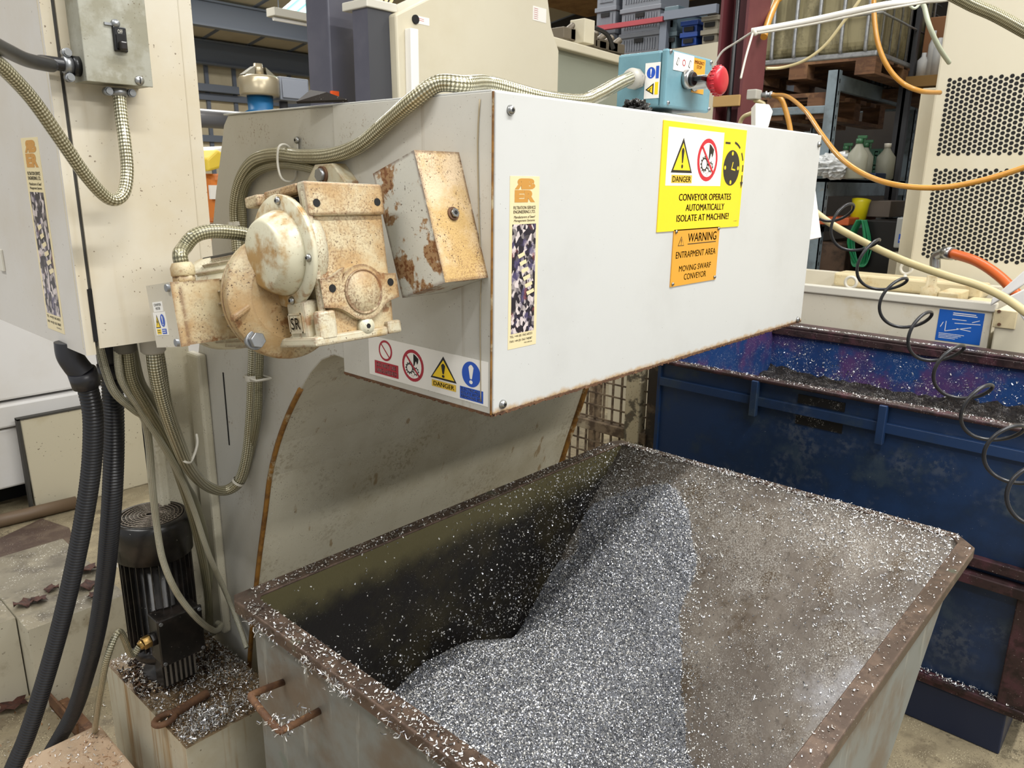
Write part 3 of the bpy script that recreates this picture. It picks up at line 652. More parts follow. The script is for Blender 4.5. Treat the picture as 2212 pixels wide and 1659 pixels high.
beam(XR+.05, XB, YL, YL+.03, zt-.1, zt-.02)
zs = P(1790, 385, x=XR).z; zs2 = P(1790, 425, x=XR).z
beam(XR+.05, XB, YB, YB+.03, zs2, zs, 'shelf_edge'); beam(XR, XR+.03, YB+.05, YL, zs2, zs, 'shelf_edge')
part(MB().box(XR, XB, YB, YL, zs-.02, zs-.002), 'shelf_panel', rack_blue, t)
zl = P(1790, 490, x=XR).z
part(MB().box(XR, XB, YB, YL, zl-.03, zl), 'shelf_panel', rack_blue, t)
# pallets: one on the rack, one under the IBC
def pallet(x0, x1, y0, y1, z0, z1, label, n=6):
    t = thing('wooden_pallet', label, 'pallet', ((x0+x1)/2, (y0+y1)/2, z0)); h = z1-z0
    for i in range(n):
        xx = x0+(x1-x0-.1)*i/(n-1); part(MB().solid(xx, xx+.1, y0, y1, z1-h*.16, z1), 'deck_board', wood, t)
    for yy in (y0, (y0+y1)/2-.05, y1-.1):
        for xx in (x0, (x0+x1)/2-.05, x1-.1): part(MB().solid(xx, xx+.1, yy, yy+.1, z0+h*.16, z1-h*.16), 'block', wood, t)
        part(MB().solid(x0, x1, yy, yy+.1, z0, z0+h*.155), 'bottom_board', wood, t)
yi = P(1893, 125, x=XR).y
zp1 = P(1880, 122, x=XR).z; zp0 = P(1880, 160, x=XR).z
pallet(XR+.0, XR+1.0, yi, yi+.80, zp0+.002, zp1, 'dark wooden pallet directly under the caged liquid container')
pallet(XR+.02, XR+1.0, YB+.06, YB+.62, zt-.24, zt-.105, 'brown wooden pallet lying lower, inside the racking')
# IBC
t = thing('liquid_container', 'caged pale plastic liquid container standing on a pallet above the racking', 'container', (XR+.5, yi+.4, zp1))
part(MB().solid(XR+.02, XR+.98, yi+.03, yi+.77, zp1+.03, zp1+1.0), 'tank', [ibc_m], t, bevel=.05, segs=4)
part(MB().solid(XR, XR+1.0, yi, yi+.8, zp1, zp1+.03), 'tray', zinc, t, bevel=.008)
for i in range(6):
    yy = yi+.06+i*.125; p0 = (XR+.005, yy, zp1+.03)
    part(MB().tube([p0, (XR-.004, yy, zp1+.15), (XR-.004, yy, zp1+1.0)], .010, seg=8), 'cage_bar', zinc, t)
for i in range(7):
    xx = XR+.06+i*.14; part(MB().tube([(xx, yi+.006, zp1+.03), (xx, yi+.006, zp1+1.0)], .006, seg=8, res=0), 'cage_bar', zinc, t)
for z in (.2, .45, .7, .95):
    mb = MB(); mb.tube([(XR-.014, yi+.8, zp1+z), (XR-.014, yi-.006, zp1+z), (XR+1.0, yi-.006, zp1+z)], .006, seg=8, res=0); part(mb, 'cage_hoop', zinc, t)
# wire basket with blue-grey bottle behind IBC
XK = 4.3; a = P(1893, 20, x=XK); b = P(1950, 150, x=XK)
t = thing('wire_basket', 'dark wire mesh basket holding pale blue plastic, right of the caged container', 'basket', (XK, b.y, b.z-.1))
mb = MB()
for i in range(9): yy = b.y+(a.y-b.y)*i/8; mb.cyl((XK, yy, b.z-.1), (XK, yy, a.z+.2), .004, seg=6)
for i in range(12): z = b.z-.1+(a.z-b.z+.3)*i/11; mb.cyl((XK, b.y, z), (XK, a.y, z), .004, seg=6)
for i in range(12): z = b.z-.1+(a.z-b.z+.3)*i/11; mb.cyl((XK, b.y, z), (XK+.6, b.y, z), .004, seg=6)
part(mb, 'wire_mesh', paint('wire_dark', '#4a4a46', .5, .4), t)
mb = MB(); prof = []
h = a.z-b.z+.25
for i in range(13): prof.append((h*i/12, .13+(.012 if i % 2 else 0)))
mb = MB(); mb.lathe((XK+.2, (a.y+b.y)/2, b.z-.08), (0, 0, 1), prof, 24); tag(mb.build('plastic_drum', ibc_blue), 'ribbed pale blue plastic drum inside the wire basket', 'drum')
pb = P(1920, 165, x=XK); part(MB().solid(XK-.05, XK+.8, b.y-.5, a.y+.2, b.z-.16, b.z-.11), 'base_board', wood, t)
# shelf contents
def bottle(px, py, d, h, r, label, cap=None, trig=False):
    p = P(px, py, d=d); z = zs-.002; t = thing('spray_bottle' if trig else 'plastic_bottle', label, 'bottle', (p.x, p.y, z))
    mb = MB(); mb.lathe((p.x, p.y, z), (0, 0, 1), [(0, r*.9), (.005, r), (h*.62, r), (h*.8, r*.45), (h*.88, r*.32), (h*.9, r*.32)]); part(mb, 'body', bottle_m, t)
    mb = MB(); mb.cyl((p.x, p.y, z+h*.88), (p.x, p.y, z+h), r*.38, seg=12); part(mb, 'cap', cap or white_nylon, t)
    if trig:
        mb = MB(); mb.solid(p.x-.008, p.x+.008, p.y-.035, p.y+.012, z+h, z+h+.016); mb.solid(p.x-.004, p.x+.004, p.y-.028, p.y-.022, z+h-.03, z+h); part(mb, 'trigger', cap, t, bevel=.003)
green = paint('green_cap', '#2c5a3a', .4)
bottle(1820, 380, 4.15, .17, .04, 'small spray bottle with a green head beside the crumpled plastic', green, True)
bottle(1848, 380, 4.0, .20, .05, 'milky yellowish spray bottle with a green trigger head', green, True)
bottle(1862, 385, 4.2, .19, .045, 'clear spray bottle with green trigger standing behind the milky one', green, True)
bottle(1908, 388, 4.2, .19, .048, 'plain white translucent bottle alone at the right of the shelf')
p = P(1805, 372, d=4.1)
mb = MB(); random.seed(5)
ico = bmesh.new(); bmesh.ops.create_icosphere(ico, subdivisions=4, radius=1)
for v in ico.verts:
    n = v.co.normalized(); f = 1+.22*math.sin(n.x*17+n.y*9)*math.sin(n.z*15+n.y*13)+random.uniform(-.07, .07)
    v.co = Vector((p.x+n.x*.10*f, p.y+n.y*.12*f, zs+.065+n.z*.065*f))
mb.add([v.co.copy() for v in ico.verts], [[v.index for v in f.verts] for f in ico.faces]); ico.free()
tag(mb.build('plastic_wrap', wrap_m), 'crumpled ball of clear plastic wrap on the shelf beside the bottles', 'wrap')
q = P(1808, 382, d=3.95)
tag(MB().solid(XR+.06, XR+.3, q.y-.12, q.y+.14, zs, zs+.03).build('blue_folder', paint('navy', '#1a2c4c', .5), bevel=.004), 'flat dark blue case lying under the crumpled plastic wrap', 'case')
# fire exit sign far behind the racking
a = P(1865, 322, x=6.2); b = P(1932, 352, x=6.2)
sg = Sign((6.2, a.y, a.z), (0, -1, 0), (0, 0, -1), a.y-b.y, (a.z-b.z)*2.0, [paint('sign_green', '#123a2a', .5), paint('sign_dim', '#4d7f63', .5)], .003)
w_, h_ = sg.w, sg.h
sg.text('FIRE', w_*.36, h_*.08, w_*.9, h_*.40, 1, 1, .02).text('EXIT', w_*.36, h_*.56, w_*.9, h_*.88, 1, 1, .02)
o = sg.build('fire_exit_sign'); tag(o, 'dark green FIRE EXIT sign behind the bottles on the shelf', 'sign')
mb = MB(); mb.box(6.21, 6.4, -.5, 4.2, 0, 2.7); struct(mb.build('wall_far', dark_wall))
# lower shelf items
a, b = P(1830, 440, x=XR+.1), P(1866, 472, x=XR+.1)
mb = MB(); mb.lathe((XR+.15, (a.y+b.y)/2, b.z-.02), (.2, 0, 1), [(0, .04), (.1, .045), (.12, .05)]); tag(mb.build('yellow_beaker', paint('bright_yellow', '#dcd01c', .35)), 'bright yellow plastic beaker on the lower bench', 'beaker')
mb = MB(); cpt = P(1862, 475, x=XR-.03)
for i in range(14):
    dx = random.uniform(-.04, .04); w = random.uniform(.03, .06)
    b2 = P(1855+random.uniform(-8, 8), 570, x=XR-.03)
    mb.tube([(cpt.x+dx, cpt.y-w*.3, cpt.z), (cpt.x+dx, cpt.y-w, (cpt.z+b2.z)/2), (b2.x, b2.y-w*.4, b2.z), (b2.x, b2.y+w*.4, b2.z), (cpt.x+dx, cpt.y+w, (cpt.z+b2.z)/2), (cpt.x+dx, cpt.y+w*.3, cpt.z)], .004, seg=8)
tag(mb.build('green_hose_coil', paint('green_hose', '#16794c', .35)), 'coiled green hose hanging from the lower bench edge', 'hose')
a, b = P(1772, 468, x=XR-.02), P(1832, 512, x=XR-.02)
tag(MB().solid(XR-.04, XR+.4, b.y, a.y, b.z+.06, a.z).build('orange_bin', paint('orange_bin', '#b5552a', .5), bevel=.006), 'orange box under the lower shelf, half behind the conveyor cover', 'box')
a, b = P(1770, 520, x=XR+.1), P(1830, 580, x=XR+.1)
tag(MB().solid(XR+.05, XR+.5, b.y, a.y, 0, a.z).build('brown_carton', paint('brown_carton', '#5b4636', .7, layers=[('noise', '#2e241c', 8, .45, .6, .8)]), bevel=.01), 'dull brown cardboard carton under the orange box', 'box')
a, b = P(1870, 475, x=XR), P(1935, 580, x=XR)
tag(MB().solid(XR, XR+.5, b.y, a.y, 0, a.z).build('black_cupboard', black_pl, bevel=.006), 'matt black cupboard between green hose and grey box', 'cupboard')
a, b = P(1938, 470, x=XR-.1), P(1975, 538, x=XR-.1)
t = thing('grey_storage_box', 'light grey box with a dark blue label beside the perforated cabinet', 'box', (XR, b.y, b.z))
part(MB().solid(XR-.1, XR+.2, b.y-.1, a.y, b.z, a.z), 'body', paint('lightgrey', '#a3a6a6', .5), t, bevel=.006)
sg = Sign((XR-.1, a.y-.02, a.z-.08), (0, -1, 0), (0, 0, -1), .05, .045, SM, .001, BLU); sg.line((.005, .03), (.045, .03), .006, WHT); sg.build('blue_label', t)
a, b = P(1922, 545, x=XR-.12), P(1975, 585, x=XR-.12)
tag(MB().solid(XR-.12, XR+.2, b.y-.1, a.y, 0, a.z).build('pale_storage_box', paint('palegrey', '#a9a08c', .5), bevel=.006), 'pale box standing beneath the light grey labelled box', 'box')
a, b = P(1875, 425, x=XR+.2), P(1920, 470, x=XR+.2)
tag(MB().solid(XR+.2, XR+.5, b.y, a.y, b.z, a.z-.02).build('wire_bundle_box', paint('cartongrey', '#6a6058', .6), bevel=.004), 'grey carton on the lower bench behind the yellow beaker', 'box')
# things standing on the higher level right of the basket
a, b = P(1985, 85, x=4.1), P(2040, 160, x=4.1)
t = thing('glassware_shelf', 'dark shelf post with clear bottles and valves left of the perforated cabinet', 'shelf', (4.1, b.y, b.z))
for px in (1962, 1972): 
    p = P(px, 100, x=4.1); part(MB().solid(4.1, 4.14, p.y-.02, p.y+.02, 1.0, 3.2), 'upright', steel_dark, t)
part(MB().solid(4.05, 4.5, P(2045, 160, x=4.1).y-.3, P(1958, 160, x=4.1).y, P(2000, 188, x=4.1).z, P(2000, 165, x=4.1).z), 'shelf_board', paint('shelf_ochre', '#8c6a34', .6), t)
zz = P(2000, 165, x=4.1).z
for i, (px, h, r) in enumerate(((1992, .13, .03), (2008, .24, .022), (2022, .2, .03), (2034, .27, .018))):
    p = P(px, 150, x=4.15); mb = MB(); mb.lathe((4.15, p.y, zz), (0, 0, 1), [(0, r), (h*.7, r), (h*.85, r*.4), (h, r*.4)]); tag(mb.build('glass_bottle', wrap_m), ['short clear bottle leftmost on the ochre shelf', 'tall thin clear bottle second from left on the ochre shelf', 'stout clear bottle third on the ochre shelf', 'tallest clear bottle on the ochre shelf, nearest the cabinet'][i], 'bottle')
p = P(2018, 100, x=4.2); tag(MB().solid(4.2, 4.5, p.y-.12, p.y+.06, zz, zz+.32).build('cardboard_box', paint('carton', '#8a5f3c', .7), bevel=.004), 'brown cardboard box behind the clear bottles on the ochre shelf', 'box')
p = P(1940, 155, x=4.2); tag(MB().solid(4.15, 4.25, p.y-.04, p.y+.03, p.z-.06, p.z+.02).build('white_carton', 's_white', bevel=.003), 'small white carton below the wire basket', 'box')

# ================================================================== PERFORATED MACHINE CABINET
XV = 3.1
t = thing('ventilated_cabinet', 'tall cream machine cabinet with two perforated vent panels', 'cabinet', (XV, -.5, 0))
yv = P(2048, 0, x=XV).y
part(MB().solid(XV, XV+1.2, -1.9, yv, 0, 3.2), 'body', cream, t, bevel=.01)
def vent(v0, v1, ncol=26):
    y0 = .232; dy = .0388; dz = (P(2048, 173, x=XV).z-P(2048, 184, x=XV).z)*.98; z = P(2050, v0, x=XV).z; zend = P(2030, v1, x=XV).z; mb = MB(); row = 0
    while z >= zend-.004:
        for c in range(ncol):
            y = y0-c*dy-(dy/2 if row % 2 else 0)
            mb.cyl((XV-.0008, y, z), (XV+.0, y, z), .0085, seg=10, smooth=False)
        z -= dz/2; row += 1
    part(mb, 'vent_holes', dark, t)['kind'] = 'stuff'
vent(173, 332); vent(368, 556)
a = P(1990, 190, x=3.25); b = P(2030, 190, x=3.25)
zz = P(2000, 190, x=3.25).z
t = thing('side_cabinet', 'lower cream box cabinet standing left of the perforated cabinet', 'cabinet', (3.25, a.y, 0))
part(MB().solid(3.25, 4.0, yv-.02, a.y, 0, zz), 'body', cream, t, bevel=.008)

# ================================================================== COOLANT TANK BEHIND BLUE BIN
XT = 2.6
zr = P(1735, 613, x=XT).z; ytr = P(2142, 690, x=XT).y
t = thing('coolant_tank', 'cream coolant tank with a blue instruction plate behind the blue bin', 'tank', (XT, .3, 0))
part(MB().solid(XT, XT+.03, ytr, 1.0, .1, zr-.035).solid(XT+.03, XT+.42, ytr, 1.0, .1, zr-.12).solid(XT+.42, XT+.45, ytr, 1.0, .1, zr+.02), 'body', tank_face, t, bevel=.004)
part(MB().solid(XT-.012, XT+.03, ytr-.01, 1.02, zr-.035, zr), 'top_rim', white_nylon, t, bevel=.005)
yl = P(1820, 575, x=XT+.4).y
part(MB().solid(XT+.30, XT+.44, ytr+.1, yl, zr-.03, zr+.03), 'rear_ledge', cream_dirty, t, bevel=.01)
for (px, py, xx) in ((1838, 610, XT+.1), (1958, 580, XT+.35)):
    c = P(px, py, x=xx); pts = [(xx, c.y+.024*math.cos(a), c.z+.024*math.sin(a)) for a in [k*2*math.pi/12 for k in range(12)]]
    part(MB().tube(pts, .0065, seg=10, res=3, closed=True).cyl((xx, c.y, c.z-.025), (xx, c.y, c.z-.08), .008), 'lifting_eye', white_nylon, t)
a, b = P(2030, 669, x=XT), P(2126, 740, x=XT)
sg = Sign((XT, a.y, P(2030, 667, x=XT).z), (0, -1, 0), (0, 0, -1), a.y-P(2124, 700, x=XT).y, .125, [paint('plate_blue', '#1654a8', .35), 's_white'], .0015)
sg.line((.05, .010), (.13, .010), .003, 1).line((.05, .017), (.135, .017), .003, 1)
for (u0_, v0_, u1_, v1_) in ((.03, .045, .03, .085), (.03, .085, .12, .06), (.05, .035, .10, .035), (.06, .05, .15, .045), (.12, .04, .145, .03), (.02, .05, .012, .07), (.07, .07, .12, .075)): sg.line((u0_, v0_), (u1_, v1_), .0022, 1)
for i in range(4): sg.line((.01, .095+i*.006), (.1-.01*i, .095+i*.006), .0018, 1)
sg.build('blue_plate', t, 'blue instruction plate with white diagram')
# pump stub and pipework on the tank
c = P(2012, 610, x=XT+.12); 
mb = MB(); mb.lathe((XT+.12, c.y, zr-.12), (0, 0, 1), [(0, .032), (.09, .032), (.095, .036), (.14, .036), (.15, .02), (.19, .02)], 20); part(mb, 'pipe_stub', cream_dirty, t)
a, b = P(2035, 618, x=XT+.15), P(2075, 650, x=XT+.15)
part(MB().solid(XT+.1, XT+.28, b.y, a.y, zr-.11, zr+.01), 'junction_block', cream_dirty, t, bevel=.005)
a, b = P(2078, 630, x=XT+.1), P(2130, 660, x=XT+.1)
part(MB().solid(XT+.08, XT+.3, b.y, a.y, zr-.11, zr-.02), 'pipe_block', cream_dirty, t, bevel=.01)
t = thing('cream_end_box', 'cream box unit with bolted rusty plate right of the blue instruction plate', 'box', (XT, -.3, 0))
y1_ = P(2143, 690, x=XT-.01).y
part(MB().solid(XT-.01, XT+.5, -1.2, y1_-.012, 0, zr-.02), 'body', cream, t, bevel=.006)
a, b = P(2150, 668, x=XT-.014), P(2192, 712, x=XT-.014)
part(MB().solid(XT-.018, XT-.01, b.y, a.y, b.z, a.z), 'bolted_plate', cream_dirty, t, bevel=.003)
for px, py in ((2153, 672), (2153, 700)): p = P(px, py, x=XT-.02); part(MB().cyl((XT-.024, p.y-.008, p.z), (XT-.018, p.y-.008, p.z), .006), 'bolt', rust, t)
# diagonal white casting
t_ = MB(); a, b = P(2140, 655, x=2.3), P(2230, 585, x=2.3)
t_.prism([(a.y, a.z-.01), (b.y, b.z-.03), (b.y, b.z+.03), (a.y, a.z+.015)], 2.3, 2.4, lambda u, v, w: Vector((w, u, v)))
a, b = P(2180, 640, x=2.3), P(2230, 700, x=2.3)
t_.prism([(a.y, a.z), (b.y, b.z-.02), (b.y, a.z+.06)], 2.28, 2.42, lambda u, v, w: Vector((w, u, v)))
tag(t_.build('folded_chute', lathe_white, bevel=.004), 'folded white sheet chute at the right edge above the tank', 'chute')
# orange hose with steel elbow
t = thing('suction_hose', 'short orange hose on a steel elbow above the coolant tank', 'hose', P(2040, 560, x=XT+.1))
p0, p1, p2, p3 = P(2020, 580, x=XT+.1), P(2022, 555, x=XT+.1), P(2040, 546, x=XT+.08), P(2058, 548, x=XT+.06)
part(MB().tube([p0, p1, p2, p3], .020, seg=16).cyl(p2, p3, .026, seg=18), 'elbow', steel, t)
part(MB().tube([p3, P(2110, 565, x=XT), P(2160, 598, x=XT-.05), P(2200, 640, x=XT-.1)], .019, seg=16), 'hose', orange_hose, t)
# ================================================================== BLUE BIN
XB0, XB1, YB0, YB1, ZB = 1.5, 2.42, -.58, .612, .95
t = thing('blue_swarf_bin', 'large dark blue steel bin with rusty rims standing behind the grey skip', 'bin', (2, 0, 0))
part(MB().box(XB0+.012, XB0+.025, YB0, YB1, .16, ZB-.01).box(XB0, XB1, YB0-.01, YB0, .16, ZB-.01).box(XB0, XB1, YB1, YB1+.012, .16, ZB-.01), 'wall', blue_paint, t)
part(MB().box(XB1, XB1+.012, YB0, YB1, .16, ZB+.0).box(XB0+.026, XB0+.028, YB0, YB1, .6, ZB-.01).box(XB0+.03, XB1, YB1-.003, YB1-.001, .6, ZB-.01), 'lining', blue_inner, t)
part(MB().solid(XB1-.02, XB1+.09, YB0-.05, YB1+.05, ZB, ZB+.012).solid(XB1-.02, XB1-.008, YB0-.05, YB1+.05, ZB-.03, ZB), 'rear_rim', rim_brown, t, bevel=.003)
part(MB().solid(XB0-.012, XB0+.028, YB0-.02, YB1+.012, ZB-.012, ZB), 'front_rim', rim_brown, t, bevel=.004)
part(MB().solid(XB0-.002, XB1, YB1-.01, YB1+.03, ZB-.012, ZB).solid(XB0, XB1, YB0-.03, YB0+.01, ZB-.012, ZB), 'side_rim', rim_brown, t, bevel=.003)
part(MB().solid(XB0-.006, XB0+.01, YB0, YB1, .858, .888), 'front_rail', blue_paint, t, bevel=.002)
for px in (1628, 1912):
    yb = P(px, 850, x=XB0-.02).y; part(MB().solid(XB0-.022, XB0, yb-.011, yb+.011, ZB-.125, ZB-.008), 'clamp_bar', blue_paint, t, bevel=.002)
a, b = P(1716, 858, x=XB0), P(1818, 935, x=XB0)
for z0_, z1_ in ((.892, .920), (.824, .857)): part(MB().solid(XB0+.009, XB0+.0117, -.018, .125, z0_, z1_), 'slot', paint('slot_swarf', '#15120f', .5, .2, layers=[('speck', '#cfcac2', 200, .60, .9)]), t)
# framed lower edge of front panel
zf = P(2180, 1222, x=XB0).z
part(MB().solid(XB0-.012, XB0+.012, YB0, YB1, zf-.03, zf), 'frame_rail', rim_brown, t, bevel=.003)
part(MB().solid(XB0-.012, XB0+.012, YB0, YB0+.045, zf, ZB-.02), 'frame_rail', blue_paint, t, bevel=.003)
part(MB().solid(XB0-.03, XB0+.01, YB0-.03, YB1, zf-.075, zf-.045).solid(XB0-.02, XB0+.01, YB0-.03, YB1, .15, .165), 'lower_rail', rim_brown, t, bevel=.003)
part(MB().solid(XB0-.014, XB0+.012, YB0-.03, YB0+.05, .16, zf-.075), 'corner_post', rim_brown, t, bevel=.003)
for yy in (YB0+.02, YB1-.30): part(MB().solid(XB0-.006, XB1, yy, yy+.30, 0, .13), 'skid', paint('skid_blue', '#14203a', .4), t, bevel=.004)
part(MB().solid(XB0-.012, XB1+.012, YB0-.035, YB1+.01, .132, .16), 'base_rail', rim_brown, t, bevel=.003)
# dark swarf inside the blue bin
n = 46; xs = np.linspace(XB0+.03, XB1-.002, n); ys = np.linspace(YB0+.002, YB1-.004, n); V = []
for x in xs:
    for y in ys: V.append((x, y, .63+.12*(x-XB0)/(XB1-XB0)+.05*math.sin(y*5+.5)*math.sin(x*4)+random.uniform(-.012, .012)+.05*max(0, (x-XB0-.5))))
mb = MB(); mb.add(V, [(i*n+j, (i+1)*n+j, (i+1)*n+j+1, i*n+j+1) for i in range(n-1) for j in range(n-1)])
tag(mb.build('dark_swarf', paint('dark_swarf', '#1d1916', .4, .4, layers=[('noise', '#3b332c', 120, .5, .6, .9), ('speck', '#e8e6e2', 240, .60, .9)], bump=(200, 1, .008))), 'dark oily metal swarf lying inside the blue bin', 'swarf', kind='stuff')
def dens(a, b): return (1-b)**1.3
pts = plane_pts(1500, (XB1-.004, YB1-.02, .66), (0, YB0-YB1+.04, 0), (0, 0, .28), dens)
pts2 = plane_pts(1500, (XB1-.018, YB1, ZB+.014), (0, YB0-YB1, 0), (.02, 0, 0)); pts3 = plane_pts(900, (XB0-.012, YB1, ZB+.002), (0, YB0-YB1, 0), (.038, 0, 0))
pts4 = plane_pts(420, (XB0-.02, YB0+.01, .168), (0, .35, 0), (.03, 0, 0))
flake_obj('metal_chips', [flakes(len(pts), pts, (.003, .009), tangent=(-1, 0, 0)), flakes(1500, pts2, (.003, .007), tangent=(0, 0, 1)), flakes(900, pts3, (.002, .006), tangent=(0, 0, 1)), flakes(420, pts4, (.003, .008), tangent=(0, 0, 1))], [flake_m, flake_w], 'bright metal chips stuck over the walls and rims of the blue bin', 'chips')

# ================================================================== MESH STILLAGE BETWEEN CONVEYOR AND BLUE BIN
t = thing('mesh_stillage', 'rusty wire mesh stillage with a peeling cream post, left of the blue bin', 'stillage', (1.6, 1.0, 0))
XS = 1.56; yA, yB2 = .66, 1.6
def sp(px): return P(px, 860, x=XS).y
part(MB().solid(XS-.02, XS+.03, P(1388, 860, x=XS).y, P(1357, 860, x=XS).y, 0, 1.0), 'corner_post', cage_post, t, bevel=.004)
part(MB().solid(XS, XS+.04, .645, .70, 0, 1.05), 'corner_post', paint('cage_dark', '#3d352c', .7, layers=[('noise', '#7d6c56', 10, .5, .65, .8)]), t, bevel=.004)
part(MB().solid(XS, XS+.04, yB2, yB2+.05, 0, 1.0), 'corner_post', cage_rust, t, bevel=.004)
mb = MB()
for i in range(24): y = .70+i*.04; mb.box(XS+.012, XS+.017, y-.004, y+.004, .08, 1.0)
for i in range(19): z = .1+i*.05; mb.box(XS+.008, XS+.013, .69, yB2, z-.003, z+.003)
part(mb, 'wire_mesh', cage_rust, t)
part(MB().solid(XS-.01, XS+.03, .69, yB2, .60, .64).solid(XS-.01, XS+.03, .69, yB2, .96, 1.0).solid(XS-.01, XS+.03, 1.09, 1.13, .1, 1.0), 'frame_rail', cage_rust, t, bevel=.003)
mb = MB()
for i in range(20): x = XS+.05+i*.045; mb.box(x-.003, x+.003, yA+.02, yA+.025, .08, 1.0)
for i in range(19): z = .1+i*.05; mb.box(XS+.03, XS+.95, yA+.016, yA+.021, z-.003, z+.003)
part(mb, 'wire_mesh', cage_rust, t)
part(MB().solid(XS+.95, XS+1.0, yA, yA+.05, 0, 1.0), 'corner_post', cage_rust, t)
part(MB().solid(XS+.95, XS+1.0, yB2, yB2+.05, 0, 1.0), 'corner_post', cage_rust, t)
part(MB().solid(XS+.03, XS+.96, yA+.03, yB2, .06, .08), 'floor_sheet', cage_rust, t)

# ================================================================== GREY SKIP
SX0, SX1, SY0, SY1, SZ = -.165, 1.005, -.452, .440, .80
def sw(z): return 1.02-1.06*(.8-z)     # x of the sloping front plate at height z
t = thing('tipping_skip', 'worn grey steel tipping skip full of silver swarf under the conveyor', 'skip', (.4, 0, 0))
zb = .14; xb = sw(zb); ZW = .7985
TH_ = .006
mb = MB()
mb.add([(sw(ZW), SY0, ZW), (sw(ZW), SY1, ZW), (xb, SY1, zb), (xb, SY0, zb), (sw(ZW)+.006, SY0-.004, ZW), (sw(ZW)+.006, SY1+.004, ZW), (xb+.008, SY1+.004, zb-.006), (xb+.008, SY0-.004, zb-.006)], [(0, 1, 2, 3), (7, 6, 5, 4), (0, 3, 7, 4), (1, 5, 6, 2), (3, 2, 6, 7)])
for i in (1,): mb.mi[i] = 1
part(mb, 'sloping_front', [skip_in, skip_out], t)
mb = MB()
def wall_xz(y, yo, m_in, m_out):
    q = [(SX0, ZW), (sw(ZW), ZW), (xb, zb), (SX0+.02, zb)]
    o = len(mb.v); mb.add([(x, y, z) for x, z in q]+[(x, yo, z) for x, z in q], [(3, 2, 1, 0), (4, 5, 6, 7), (0, 1, 5, 4), (0, 4, 7, 3)], m_in)
    mb.mi[-3] = m_out
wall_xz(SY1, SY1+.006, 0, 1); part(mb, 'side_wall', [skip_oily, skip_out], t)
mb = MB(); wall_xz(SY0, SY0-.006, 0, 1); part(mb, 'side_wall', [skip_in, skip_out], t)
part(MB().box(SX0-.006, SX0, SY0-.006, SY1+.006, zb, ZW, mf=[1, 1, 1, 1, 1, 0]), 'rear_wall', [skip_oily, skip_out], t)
part(MB().box(SX0, xb, SY0, SY1, zb-.008, zb), 'bottom', skip_out, t)
for yy in (-.3, .2): part(MB().solid(SX0+.03, xb+.3, yy, yy+.12, 0, zb-.01), 'fork_channel', skip_out, t, bevel=.004)
# folded rim with cut corner
e = .036; cc = .05
outer = [(SX0-e, SY0-e), (sw(SZ)+.02-cc*.2, SY0-e), (sw(SZ)+.02+.0, SY0-e+cc*.5), (sw(SZ)+.02, SY1+e), (SX0-e, SY1+e)]
outer = [(SX0-e, SY0-.034), (sw(SZ)-.03, SY0-.034), (sw(SZ)+.022, SY0+.012), (sw(SZ)+.022, SY1+.02), (sw(SZ)-.01, SY1+e), (SX0-e+.01, SY1+e), (SX0-e, SY1+e-.02)]
inner = [(SX0, SY0), (sw(SZ)-.03, SY0), (sw(ZW)-.001, SY0+.015), (sw(ZW)-.001, SY1-.005), (sw(ZW)-.012, SY1), (SX0+.01, SY1), (SX0, SY1-.01)]
mb = MB(); n = len(outer)
for zt_, zz in ((0, SZ+.003), (1, SZ-.022)):
    mb.add([(x, y, zz) for x, y in outer]+[(x, y, zz if zt_ == 0 else SZ-.002) for x, y in inner], [])
o = 0
for i in range(n):
    j = (i+1) % n
    for f in ([i, j, n+j, n+i], [2*n+j, 2*n+i, 3*n+i, 3*n+j], [j, i, 2*n+i, 2*n+j], [n+i, n+j, 3*n+j, 3*n+i]): mb.f.append(f); mb.mi.append(0); mb.sm.append(False)
part(mb, 'rim', skip_rim, t, bevel=.004, segs=3)
# handle
h0, h1 = P(612, 1472, x=SX0-.006), P(690, 1537, x=SX0-.006)
hz = (h0.z+h1.z)/2; hx = SX0-.085
q0, q1 = Vector((SX0-.006, h0.y, hz)), Vector((SX0-.006, h1.y, hz))
a, b = P(542, 1508, x=hx), P(604, 1578, x=hx)
part(MB().tube([q0, (hx+.008, a.y+.004, a.z+.002), (hx, a.y-.008, a.z), (hx, b.y+.008, b.z), (hx+.008, b.y-.004, b.z+.001), q1], .0062, seg=10, res=3), 'handle', rust, t)
# swarf pile
CP = np.array([(-.16, .44, .47), (-.1, .3, .50), (.0, .1, .49), (-.15, -.1, .40), (.125, .44, .43), (.31, .44, .458), (.454, .44, .415), (.543, .44, .372), (.64, .44, .455), (.776, .44, .56), (.86, .44, .645), (.93, .42, .70), (.95, .36, .72), (.96, .3, .735), (.95, .21, .74), (.842, .09, .632), (.676, .022, .476), (.55, -.12, .324), (.3, .25, .52), (.1, .2, .53), (.5, .25, .50), (.7, .3, .56), (.8, .25, .64), (.3, .0, .46), (.1, -.2, .36), (.4, -.15, .34), (.3, -.4, .2), (0, -.42, .25), (-.15, -.42, .3), (.6, .15, .50), (.45, .05, .44)])
def rbf_fit():
    X = CP[:, :2]; D = np.linalg.norm(X[:, None]-X[None], axis=2); K = np.sqrt(D**2+.02**2)
    A = np.block([[K, np.ones((len(X), 1)), X], [np.ones((1, len(X))), np.zeros((1, 3))], [X.T, np.zeros((2, 3))]])
    return np.linalg.solve(A, np.concatenate([CP[:, 2], [0, 0, 0]]))
RB = rbf_fit()
